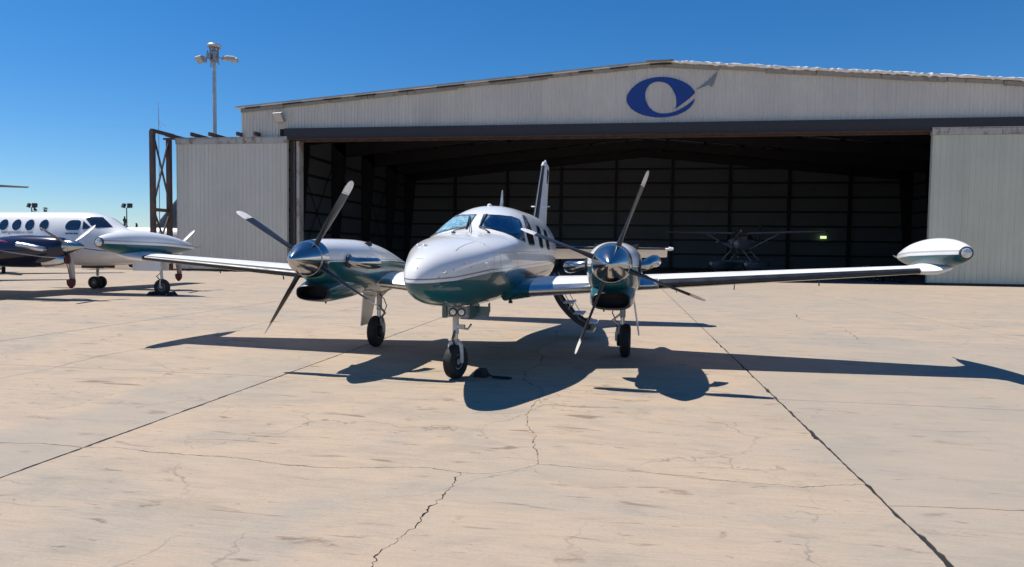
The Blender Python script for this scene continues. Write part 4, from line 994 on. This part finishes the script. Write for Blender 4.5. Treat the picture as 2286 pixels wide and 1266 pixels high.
MB().box(-.13, -.075, -2.68, -2.1, .80, .965).build('gear_door', 'teal_paint', AC)
MB().add([(.16, -2.62, .945), (.16, -1.95, .945), (.19, -1.95, .78), (.19, -2.62, .78), (.175, -2.62, .945), (.175, -1.95, .945), (.205, -1.95, .78), (.205, -2.62, .78)], [(0, 1, 2, 3), (7, 6, 5, 4), (0, 3, 7, 4), (1, 5, 6, 2), (0, 4, 5, 1), (3, 2, 6, 7)]).build('gear_door', 'teal_paint', AC)
MB().add([(.17, -2.36, .93), (.42, -2.36, .93), (.40, -2.36, .80), (.18, -2.36, .80), (.17, -2.34, .93), (.42, -2.34, .93), (.40, -2.34, .80), (.18, -2.34, .80)], [(0, 1, 2, 3), (7, 6, 5, 4), (0, 4, 5, 1), (1, 5, 6, 2), (2, 6, 7, 3), (3, 7, 4, 0)]).build('gear_door', 'teal_paint', AC)
for s in (-1, 1):
    xg = s * 2.09
    mg = MB().tube([(xg - s * .05, .02, 1.06), (xg - s * .05, .01, .62)], [.050, .046], 14); mg.tube([(xg - s * .05, .0, .90), (xg - s * .30, .05, 1.02)], .022, 8); mg.tube([(xg - s * .05, .0, .82), (xg - s * .28, -.1, 1.0)], .015, 8)
    mg = mg.build('main_gear', 'strut_white', AC, True)
    MB().tube([(xg - s * .05, .01, .64), (xg - s * .05, .0, .46)], .034, 12).build('oleo', 'chrome', mg, True)
    f2 = MB().tube([(xg - s * .05, .0, .50), (xg - s * .10, .0, .46), (xg - s * .125, .0, .36), (xg - s * .12, .0, .25)], [.04, .045, .042, .045], 10); f2.tube([(xg - s * .13, 0, .26), (xg + s * .05, 0, .26)], .022, 10)
    f2.build('axle_arm', 'strut_white', mg, True)
    tl = MB().beam((xg - s * .06, -.03, .70), (xg - s * .20, -.11, .585), .03, .022); tl.beam((xg - s * .20, -.11, .585), (xg - s * .07, -.03, .47), .03, .022); tl.build('torque_link', 'steel', mg)
    MB().tube([(xg - s * .07, -.05, .90), (xg - s * .17, -.08, .82), (xg - s * .21, -.06, .70), (xg - s * .14, -.05, .55), (xg - s * .13, -.03, .40)], .009, 6).build('brake_hose', 'boot_black', mg, True)
    wheel(mg, (xg + s * .0, 0, .262), .262, .165, .125, 0)
    MB().lathe([(0, .10), (.035 * -s, .105), (.05 * -s, .07)], (xg - s * .085, 0, .262), 'X', 20).build('brake_disc', 'dark_metal', mg, True)
    bx = MB().add([(xg + s * .10, -.28, .98), (xg + s * .10, .30, .98), (xg + s * .20, .25, .36), (xg + s * .20, -.16, .36), (xg + s * .118, -.28, .98), (xg + s * .118, .30, .98), (xg + s * .218, .25, .36), (xg + s * .218, -.16, .36)], [(0, 1, 2, 3), (7, 6, 5, 4), (0, 3, 7, 4), (1, 5, 6, 2), (0, 4, 5, 1), (3, 2, 6, 7)])
    bx.build('gear_door', 'white_paint', mg)
    MB().beam((xg - s * .03, .0, .86), (xg + s * .11, .0, .86), .02).build('door_link', 'steel', mg)
# ---- airstair hanging from the cabin's rear door
def stair_pt(t, off=0):
    a = [(.64, .98), (.76, .72), (.93, .50), (1.13, .33), (1.36, .20)]; i = min(3, int(t * 4)); f = t * 4 - i
    p = [a[max(i - 1, 0)], a[i], a[i + 1], a[min(i + 2, 4)]]
    q = [0.5 * (2 * p[1][k] + (p[2][k] - p[0][k]) * f + (2 * p[0][k] - 5 * p[1][k] + 4 * p[2][k] - p[3][k]) * f * f + (3 * p[1][k] - p[0][k] - 3 * p[2][k] + p[3][k]) * f ** 3) for k in (0, 1)]
    return q[0] + off * .6, q[1] + off * .8
Y0s, Y1s = 1.75, 2.45
rings = []
for k in range(17):
    x, z = stair_pt(k / 16); x2, z2 = stair_pt(k / 16, .055); rings.append([(x, Y0s, z), (x, Y1s, z), (x2, Y1s, z2), (x2, Y0s, z2)])
air = MB().loft(rings).build('airstair_door', 'dark_metal', AC, True, 30)
for yy in (Y0s, Y1s - .05):
    rr2 = []
    for k in range(17):
        x, z = stair_pt(k / 16, .05); x2, z2 = stair_pt(k / 16, .085); rr2.append([(x, yy, z), (x, yy + .05, z), (x2, yy + .05, z2), (x2, yy, z2)])
    MB().loft(rr2).build('stringer', 'boot_black', air, True, 30)
for t in (.12, .38, .64, .9):
    x, z = stair_pt(t, .06); MB().box(x, x + .20, Y0s + .05, Y1s - .05, z + .03, z + .055).build('step', 'white_paint', air)
for yy in (Y0s + .02, Y1s - .02):
    MB().tube([(.70, yy, 1.25), (.95, yy, .80), (1.22, yy, .36)], .007, 6).build('stair_cable', 'steel', air)
    x, z = stair_pt(.5, .1); MB().beam((x, yy, z), (x + .06, yy, z + .14), .02).build('stair_stay', 'steel', air)
MB().box(1.33, 1.46, Y0s, Y1s, .155, .20).build('stair_foot', 'steel', air)

# ---- wheel chock with its cord beside the nose wheel
ch = thing('wheel_chock', 'black rubber wheel chock with a cord loop against the nose wheel of the teal airplane', 'wheel chock', (-1.80, 8.82, 0), R(-15))
MB().loft([[(-.09, y, 0), (.09, y, 0), (.03, y, .10), (-.05, y, .10)] for y in (-.08, .08)]).build('wedge', 'tyre', ch)
cp = [(.08, 0.0, .05), (.16, -.02, .02), (.26, .03, .012), (.36, .05, .012), (.42, .02, .012), (.40, -.05, .012), (.30, -.06, .012), (.18, -.05, .012)]
MB().tube(cp, .010, 6).build('cord', 'rope', ch, True)

# ================================================================== SECOND TWIN ON THE LEFT (local origin at nose wheel)
KA_LOC, KA_RZ = (-15.208, 20.908, 0), R(91.13)
KS = [(-.74, .02, 1.49, 1.52, 1.55, 2, 2), (-.70, .10, 1.40, 1.52, 1.65, 2, 2), (-.58, .19, 1.32, 1.53, 1.74, 2, 2), (-.3, .31, 1.22, 1.54, 1.855, 2.05, 2.05), (.1, .43, 1.14, 1.56, 1.965, 2.1, 2.1), (.6, .54, 1.07, 1.60, 2.08, 2.15, 2.15), (1.1, .615, 1.02, 1.63, 2.18, 2.2, 2.2), (1.45, .655, .99, 1.66, 2.27, 2.25, 2.2), (1.75, .68, .975, 1.72, 2.48, 2.4, 2.2), (2.05, .695, .97, 1.76, 2.645, 2.45, 2.2), (2.5, .705, .96, 1.80, 2.75, 2.4, 2.2),
      (3.2, .71, .96, 1.82, 2.765, 2.3, 2.2), (7.0, .71, .97, 1.82, 2.74, 2.3, 2.2), (8.2, .62, 1.15, 1.88, 2.70, 2.2, 2.1), (9.8, .42, 1.55, 2.0, 2.60, 2.1, 2.1), (11.2, .24, 1.95, 2.15, 2.48, 2, 2), (12.2, .08, 2.2, 2.28, 2.40, 2, 2)]
paint_split('ka_paint', [(-.8, 1.32), (.4, 1.30), (1.8, 1.42), (3.4, 1.60), (6.5, 1.78), (8.5, 1.95), (12.2, 2.6)], (0.80, 0.79, 0.78), (0.76, 0.75, 0.73), (0.03, 0.015, 0.03), 0.085)
KNST = [(1.25, .205, 1.42, 1.60, 1.78, 2, 2), (1.33, .27, 1.22, 1.56, 1.845, 2.1, 2.2), (1.55, .34, 1.08, 1.52, 1.89, 2.2, 2.3), (2.05, .40, .98, 1.48, 1.92, 2.2, 2.3), (2.8, .43, .95, 1.45, 1.92, 2.2, 2.3), (3.8, .42, .98, 1.42, 1.82, 2.2, 2.3), (5.2, .36, 1.08, 1.40, 1.66, 2.1, 2.2), (6.6, .2, 1.25, 1.38, 1.52, 2, 2), (7.3, .03, 1.38, 1.40, 1.42, 2, 2)]
paint_split('ka_nacelle', [(.9, 1.18), (1.8, 1.24), (2.8, 1.36), (4.0, 1.52), (5.6, 1.60), (7.4, 1.62)], (0.012, 0.013, 0.038), (0.008, 0.009, 0.020), (0.42, 0.42, 0.48), 0.07, rough=0.2, coat=0.5)
KB = [(.16, .09, .08, 92), (.26, .10, .07, 91), (.36, .14, .05, 89), (.50, .18, .036, 87), (.70, .195, .028, 84), (.9, .19, .022, 82), (1.0, .18, .018, 80), (1.02, .18, .018, 80), (1.12, .165, .014, 78), (1.18, .13, .011, 77), (1.215, .06, .006, 77)]
def twin(label, group, loc, rz, full=True):
    T = thing('parked_turboprop', label, 'airplane', loc, rz, group)
    f = MB().loft([se_ring(*r) for r in interp_stations(KS, .15)]).build('fuselage', 'ka_paint', T, True, 60); B = bvh_of(f)
    for s in (-1, 1):
        # round cabin windows
        for y in (3.78, 4.31, 4.795, 5.28, 5.79, 6.33, 6.9):
            c = [(y + .165 * math.cos(2 * PI * k / 20), 2.29 + .185 * math.sin(2 * PI * k / 20)) for k in range(20)]
            surf_patch(B, c, side(s), .004, 0, 1.14, 3, .2).build('window_ring', 'white_paint', f, True); surf_patch(B, c, side(s), .010, 0, 1.0, 3, .2).build('cabin_window', 'glass_dark', f, True)
        cw = round_poly([(2.45, 2.465), (2.45, 2.13), (2.96, 2.13), (3.0, 2.30), (2.89, 2.465)], .14, 4)
        surf_patch(B, cw, side(s), .004, 0, 1.1, 3, .1).build('window_ring', 'white_paint', f, True); surf_patch(B, cw, side(s), .010, 0, 1, 4, .1).build('cockpit_window', 'glass_dark', f, True)
    kray = lambda u, v: cam_ray(u / 4.083, 380 + v / 4.083, KA_LOC, KA_RZ)
    for sg in (1, -1):
        for nm_, poly in (('cockpit_window', [(762, 462), (822, 516), (816, 536), (750, 536)]), ('windscreen_pane', [(782, 442), (830, 428), (938, 430), (985, 475), (1028, 519), (950, 522), (880, 526), (838, 512)])):
            q = surf_patch(B, poly, kray, .010, 0, 1, 6, 12)
            if sg < 0: q.v = [(-x, y, z) for x, y, z in q.v]
            q.build(nm_, 'glass_dark', f, True)
    # fin and T tail
    fn = MB().loft([fin_ring(2.3, 8.9, 3.0, .07), fin_ring(2.75, 9.75, 2.2, .09), fin_ring(4.35, 10.75, 1.5, .09)]).build('fin', 'white_paint', T, True)
    for s in (-1, 1):
        ts = [(s * .0, 10.7, 4.38, 1.55, .10), (s * 2.8, 11.55, 4.38, .75, .09)]
        tp = MB().loft(wing_rings(ts, 10, 0)).build('tailplane', 'white_paint', T, True)
        MB().loft(le_strip([lerp(*ts, .03), lerp(*ts, .99)], .13, .03, .004, 30, 0)).build('deice_boot', 'boot_black', tp)
    MB().lathe([(-.5, .02), (-.3, .10), (.6, .12), (1.5, .08), (1.7, .02)], (0, 10.9, 4.39), 'Y', 14).build('tail_bullet', 'white_paint', T, True)
    for s in (-1, 1):
        ws = [(s * .45, 3.35, 1.12, 2.7, .15), (s * 2.6, 3.5, 1.30, 2.2, .14), (s * 8.0, 4.3, 1.82, 1.05, .12)]
        wg = MB().loft(wing_rings(ws, 12)).build('wing', 'white_paint', T, True)
        MB().loft(le_strip([sec_at(ws, s * 3.1), sec_at(ws, s * 7.9)], .05, .04, .008)).build('deice_boot', 'boot_black', wg)
        cx = s * 2.607
        nc = MB().loft([se_ring(*r, cx=cx, N=32) for r in interp_stations(KNST, .12)]).build('engine_nacelle', 'ka_nacelle', T, True, 60)
        q = [(1.22, .18, 1.08, 1.20, 1.33), (1.26, .195, 1.06, 1.20, 1.345), (1.42, .23, 1.01, 1.2, 1.38), (1.9, .28, .96, 1.2, 1.42)]
        MB().loft([se_ring(*k, nt_=2.6, nb=2.6, cx=cx, N=24) for k in q], cap0=False).build('intake_scoop', 'brushed', nc, True)
        MB().loft([se_ring(*k, nt_=2.6, nb=2.6, cx=cx, N=24) for k in ((1.205, .165, 1.09, 1.20, 1.32), (1.195, .05, 1.17, 1.20, 1.24))]).build('intake_plug', 'sleeve_red', nc)
        for e in (-1, 1):
            ex = MB().tube([(cx + e * .28, 1.68, 1.50), (cx + e * .42, 1.70, 1.51), (cx + e * .50, 1.84, 1.54), (cx + e * .54, 2.1, 1.60), (cx + e * .55, 2.4, 1.64)], [.07, .08, .085, .085, .08], 14, caps=True).build('exhaust_stack', 'brushed', nc, True)
            bl = bvh_of(nc); rows = []
            for k in range(14):
                y = 2.9 + k * .15; zc = 1.76 - .010 * (k - 3) ** 2 * .6; hw = .028 * math.sin(PI * (k + .5) / 14) + .004
                for z in (zc - hw, zc + hw):
                    h = bl.ray_cast(Vector((cx + e * 2, y, z)), Vector((-e, 0, 0))); rows.append(h[0] + h[1] * .004 if h[0] else Vector((cx + e * .4, y, z)))
            MB().add(rows, [(2 * i, 2 * i + 1, 2 * i + 3, 2 * i + 2) for i in range(13)]).build('paint_flash', 'red_line', nc)
        pr = propeller(T, (cx, 1.14, 1.60), 1.2, 3, R(180 - 4) if s < 0 else R(176), KB, 5, ['blade_grey', 'blade_tip', 'blade_red'], [(-.46, .004), (-.45, .02), (-.40, .06), (-.3, .115), (-.15, .175), (0, .208), (.09, .215), (.12, .212)], 'chrome', hub_r=.205)
        # red tie-down sleeve on the lower blade and its strap
        a0 = R(176); sl = MB().loft([[(.11 * math.cos(t) * w, .13 * math.sin(t) * w, -r_) for t in [2 * PI * j / 12 for j in range(12)]] for r_, w in ((.98, .85), (1.0, 1.0), (1.12, .95), (1.2, .6), (1.26, .12))])
        o = sl.build('tie_down_sleeve', 'sleeve_red', pr, True); o.location = (cx, 1.14, 1.60)
        MB().tube([(cx, 1.14, .50), (cx, 1.22, .85), (cx, 1.28, 1.08)], .012, 5).build('tie_down_strap', 'sleeve_red', pr)
        # main gear, twin wheels
        mg = MB().tube([(cx, 4.46, 1.15), (cx, 4.49, .50)], [.06, .05], 12); mg.beam((cx, 4.45, .85), (cx, 4.15, 1.1), .05); mg = mg.build('main_gear', 'strut_white', T, True)
        MB().tube([(cx - .2, 4.49, .235), (cx + .2, 4.49, .235)], .03, 8).build('axle', 'steel', mg)
        MB().tube([(cx, 4.49, .52), (cx, 4.49, .22)], .035, 10).build('oleo', 'chrome', mg, True)
        for e in (-1, 1): wheel(mg, (cx + e * .165, 4.49, .235), .235, .15, .115)
        for e in (-1, 1): MB().box(cx + e * .30 - .01, cx + e * .30 + .01, 4.0, 4.9, .78, 1.06).build('gear_door', 'dark_metal', mg)
    ngr = MB().tube([(0, .06, 1.15), (0, .0, .55)], [.05, .045], 12); ngr.beam((0, 0.0, .85), (0, .42, 1.15), .05); ngr = ngr.build('nose_gear', 'strut_white', T, True)
    MB().tube([(0, .0, .56), (0, -.02, .40)], .032, 10).build('oleo', 'chrome', ngr, True)
    fk = MB(); 
    for e in (-1, 1): fk.tube([(0, 0, .54), (e * .10, 0, .50), (e * .105, 0, .27)], .022, 8)
    fk.tube([(-.12, 0, .27), (.12, 0, .27)], .02, 8); fk.build('fork', 'strut_white', ngr, True)
    lk = MB().beam((0, .05, .75), (0, .20, .63), .04, .02); lk.beam((0, .20, .63), (0, .05, .50), .04, .02); lk.build('torque_link', 'steel', ngr)
    wheel(ngr, (0, 0, .275), .275, .16, .135)
    for e in (-1, 1): MB().box(e * .22 - .008, e * .22 + .008, -.1, .9, .82, 1.16).build('gear_door', 'white_paint', ngr)
    return T
KA = twin('white turboprop with round windows and navy engine pods parked side-on at the far left', None, KA_LOC, KA_RZ)
kf = [c for c in KA.children if c.name.startswith('fuselage')][0]; KBV = bvh_of(kf)
def decal_text(body, size, y_end, z, mat, parent, bv, name):
    cu = bpy.data.curves.new(name, 'FONT'); cu.body = body; cu.size = size; cu.align_x = 'RIGHT'; cu.resolution_u = 2
    to = bpy.data.objects.new(name, cu); COL.objects.link(to); bpy.context.view_layer.update()
    me = bpy.data.meshes.new_from_object(to.evaluated_get(bpy.context.evaluated_depsgraph_get())); bpy.data.objects.remove(to)
    for v in me.vertices:
        h = bv.ray_cast(Vector((-3, y_end - v.co.x, z + v.co.y)), Vector((1, 0, 0)))
        v.co = (h[0].x - .006 if h[0] else -.72, y_end - v.co.x, z + v.co.y)
    me.materials.clear(); me.materials.append(MATS[mat]); return link(bpy.data.objects.new(name, me), parent)
plain('decal_red', (0.10, 0.02, 0.03), 0.4, 0, 0, 0.05); plain('decal_blue', (0.01, 0.03, 0.12), 0.4, 0, 0, 0.05)
decal_text('swingsaviation.com', 0.155, 4.13, 2.00, 'decal_red', kf, KBV, 'web_address')
mbd = MB()
for k, (a, b) in enumerate(((0, .09), (.11, .17), (.19, .27), (.30, .37), (.39, .45))):
    mbd.add([(-.7, 2.95 - a - .01, 1.995), (-.7, 2.95 - b - .01, 1.995), (-.7, 2.95 - b + .015, 2.045), (-.7, 2.95 - a + .015, 2.045)], [(0, 1, 2, 3)])
for i, p in enumerate(mbd.v):
    h = KBV.ray_cast(Vector((-3, p[1], p[2])), Vector((1, 0, 0))); mbd.v[i] = (h[0].x - .006, p[1], p[2])
mbd.build('name_decal', 'decal_blue', kf)
def pix_at_z(px, py, z):
    r_ = fw + rr * ((px - 1143) / FPX) + uu * ((633 - py) / FPX); t = (z - CAM_H) / r_.z; return Vector((r_.x * t, r_.y * t, z))
# a second one of the kind stands out of frame; only a tailplane tip reaches in
T2 = copy_tree(KA); T2['label'] = 'dark edged tailplane tip reaching in above the white turboprop at the left picture edge'
for c in list(T2.children_recursive):
    if c.name.startswith(('web_address', 'name_decal')): bpy.data.objects.remove(c)
for c in T2.children:
    if c.name.startswith('tailplane'):
        c.data = c.data.copy(); c.data.materials[0] = MATS['boot_black']
th2 = math.atan2(-.80, -.60); td = Vector((.80, -.60, 0)); tip = pix_at_z(62, 417, 4.40)
T2.rotation_euler = (0, 0, th2); q = tip - td * 11.9 - Vector((.6, .8, 0)) * 2.8; T2.location = (q.x, q.y, 0)

for i, (dy, lab) in enumerate(((-.36, 'black chock ahead of the white turboprop nose wheel'), (.36, 'black chock behind the white turboprop nose wheel'))):
    c = MB().loft([[(x, dy - .12, 0), (x, dy + .12, 0), (x, dy + (.03 if dy < 0 else .0), .13), (x, dy - (.0 if dy < 0 else .03), .13)] for x in (-.16, .16)]).build('wheel_chock', 'tyre'); tag(c, lab, 'wheel chock')
    c.location = KA_LOC; c.rotation_euler = (0, 0, KA_RZ)

# ------------------------------------------------------------------ white airplane behind the rusty frame
WP = thing('white_airplane', 'white airplane with a dark fin half hidden behind the rusty steel frame', 'airplane', (-38.2, 48.2, 0), R(90))
ws_ = [(-3.2, .03, 2.1, 2.15, 2.2, 2, 2), (-3.0, .25, 1.9, 2.15, 2.4, 2, 2), (-2.2, .5, 1.65, 2.15, 2.65, 2, 2), (-1.2, .68, 1.55, 2.2, 2.95, 2.1, 2.1), (0, .74, 1.5, 2.25, 3.05, 2.1, 2.1), (3, .74, 1.5, 2.25, 3.05, 2.1, 2.1), (5, .6, 1.7, 2.4, 3.02, 2, 2), (7, .3, 2.2, 2.6, 2.95, 2, 2), (8.6, .08, 2.6, 2.75, 2.85, 2, 2)]
wf = MB().loft([se_ring(-r[0] * -1, *r[1:]) for r in interp_stations(ws_, .25)]).build('fuselage', 'white_paint', WP, True, 60)
plain('fin_dark', (0.035, 0.04, 0.05), 0.45, 0, 0.3, 0.15, 1)
WP.rotation_euler = (0, 0, R(-90))
wfin = MB().loft([fin_ring(2.7, 2.1, 5.0, .05), fin_ring(3.4, 2.8, 4.4, .05), fin_ring(6.3, 5.4, 2.4, .06)]).build('fin', 'fin_dark', WP, True)
for s in (-1, 1):
    MB().loft(wing_rings([(s * .1, 6.3, 2.8, 1.5, .09), (s * 2.8, 7.1, 2.85, .8, .09)], 10)).build('tailplane', 'white_paint', WP, True)
    MB().loft(wing_rings([(s * .4, 0.6, 1.65, 2.2, .13), (s * 7.0, 1.1, 2.0, 1.1, .11)], 10)).build('wing', 'white_paint', WP, True)
    lg = MB().tube([(s * 1.7, 1.9, 1.7), (s * 1.7, 1.9, .3)], .05, 8).build('main_gear', 'strut_white', WP); wheel(lg, (s * 1.7, 1.9, .28), .28, .16, .13)
lg = MB().tube([(0, -1.9, 1.7), (0, -1.9, .28)], .05, 8).build('nose_gear', 'strut_white', WP); wheel(lg, (0, -1.9, .25), .25, .14, .12)

# ------------------------------------------------------------------ floatplane inside the hangar
FP = thing('floatplane', 'high wing floatplane standing in the dark hangar', 'airplane', (8.3, 51.0, 0), R(-24))
plain('fp_paint', (0.17, 0.175, 0.18), 0.35, 0, 0.6, 0.1, 1)
fs = [(-2.45, .10, 2.25, 2.35, 2.45, 2, 2), (-2.35, .36, 2.02, 2.36, 2.62, 2.3, 2.3), (-1.7, .46, 1.88, 2.35, 2.70, 2.5, 2.5), (-1.0, .54, 1.82, 2.34, 2.76, 2.6, 2.6), (-.5, .57, 1.80, 2.4, 3.08, 2.6, 2.6), (.8, .57, 1.82, 2.4, 3.12, 2.6, 2.6), (2.0, .42, 1.98, 2.4, 2.9, 2.4, 2.4), (4.2, .18, 2.28, 2.5, 2.72, 2.2, 2.2), (5.4, .04, 2.42, 2.5, 2.6, 2, 2)]
ff = MB().loft([se_ring(*r, N=28) for r in interp_stations(fs, .2)]).build('fuselage', 'fp_paint', FP, True, 60); FBV = bvh_of(ff)
surf_patch(FBV, [(-.42, 3.02), (.42, 3.02), (.46, 2.80), (-.46, 2.80)], lambda u, v: ((u, -5, v), (0, 1, 0)), .01, 0, 1, 4, .08).build('windscreen_pane', 'glass_dark', ff, True)
for s in (-1, 1):
    surf_patch(FBV, [(-.4, 2.95), (.9, 2.95), (1.0, 2.62), (-.55, 2.62)], side(s), .01, 0, 1, 4, .1).build('cabin_window', 'glass_dark', ff, True)
    MB().loft(wing_rings([(s * .45, -.55, 3.06, 1.6, .12), (s * 2.6, -.55, 3.11, 1.6, .12), (s * 5.5, -.4, 3.18, 1.12, .11)], 10)).build('wing', 'fp_paint', FP, True)
    MB().beam((s * .55, 0, 1.98), (s * 2.55, .05, 3.06), .09, .035, upv=(0, 0, 1)).build('wing_strut', 'fp_paint', FP)
    MB().loft(wing_rings([(s * .05, 4.4, 2.55, 1.0, .09), (s * 1.95, 4.6, 2.55, .7, .09)], 8, 0)).build('tailplane', 'fp_paint', FP, True)
    fl = [(-3.3, .10, .85, .95, 1.05, 2.2, 2.0), (-3.0, .24, .68, .95, 1.1, 2.6, 2.0), (-2.0, .34, .50, .9, 1.14, 3, 2.0), (0, .36, .45, .88, 1.14, 3, 2.0), (1.2, .33, .58, .9, 1.1, 3, 2.0), (3.2, .15, .80, .95, 1.05, 2.4, 2)]
    f_ = MB().loft([se_ring(*r, cx=s * 1.15, N=20) for r in interp_stations(fl, .4)]).build('float', 'fp_paint', FP, True, 50)
    for yy in (-1.2, .7): MB().beam((s * .40, yy, 1.88), (s * 1.05, yy * 1.1, 1.12), .06, .035).build('float_strut', 'fp_paint', FP)
    wheel(f_, (s * 1.15 - .28, -2.9, .62), .16, .10, .07); wheel(f_, (s * 1.15 + s * .0, .5, .26), .26, .16, .11)
for yy in (-1.25, .75): MB().tube([(-1.1, yy, 1.12), (1.1, yy, 1.12)], .035, 8).build('spreader_bar', 'fp_paint', FP)
MB().loft([fin_ring(2.55, 4.1, 1.35, .08), fin_ring(3.9, 4.95, .75, .08)]).build('fin', 'fp_paint', FP, True)
propeller(FP, (0, -2.52, 2.35), 1.05, 3, R(35), [(.1, .07, .05, 40), (.3, .14, .035, 35), (.7, .15, .02, 25), (1.0, .11, .012, 18), (1.05, .05, .006, 18)], .95, ['blade_black', 'blade_tip'], [(-.28, .01), (-.2, .08), (-.05, .14), (.05, .15)], 'brushed', hub_r=.14)

ex = MB().box(-.30, .30, -.06, .06, -.14, .14).build('exit_light', 'green_glow'); tag(ex, 'small glowing green light low on the dark back wall of the hangar', 'light')
r_ = fw + rr * ((1838 - 1143) / FPX) + uu * ((633 - 530) / FPX); t_ = (HB - .5) / r_.y; ex.location = (r_.x * t_, HB - .5, CAM_H + r_.z * t_)

# ------------------------------------------------------------------ service cart inside the doorway
ca = thing('service_cart', 'dark service cart with a push handle on the hangar floor beside the right door', 'cart', (15.9, 46.2, 0), R(20))
MB().box(-.75, .75, -.4, .4, .32, .80).build('body', 'dark_metal', ca)
MB().box(-.70, .70, -.36, .36, .80, .84).build('lid', 'grey_metal', ca)
for x in (-.5, .5):
    for y in (-.36, .36): wheel(ca, (x, y, .16), .16, .08, .07, R(90))
MB().tube([(-.75, -.3, .6), (-1.05, -.3, 1.0), (-1.05, .3, 1.0), (-.75, .3, .6)], .02, 8).build('handle', 'steel', ca)
MB().tube([(.75, 0, .3), (1.0, -.1, .05), (1.5, -.4, .02), (1.2, -.9, .02), (.6, -.8, .02), (.3, -1.1, .02)], .022, 8).build('hose', 'boot_black', ca, True)
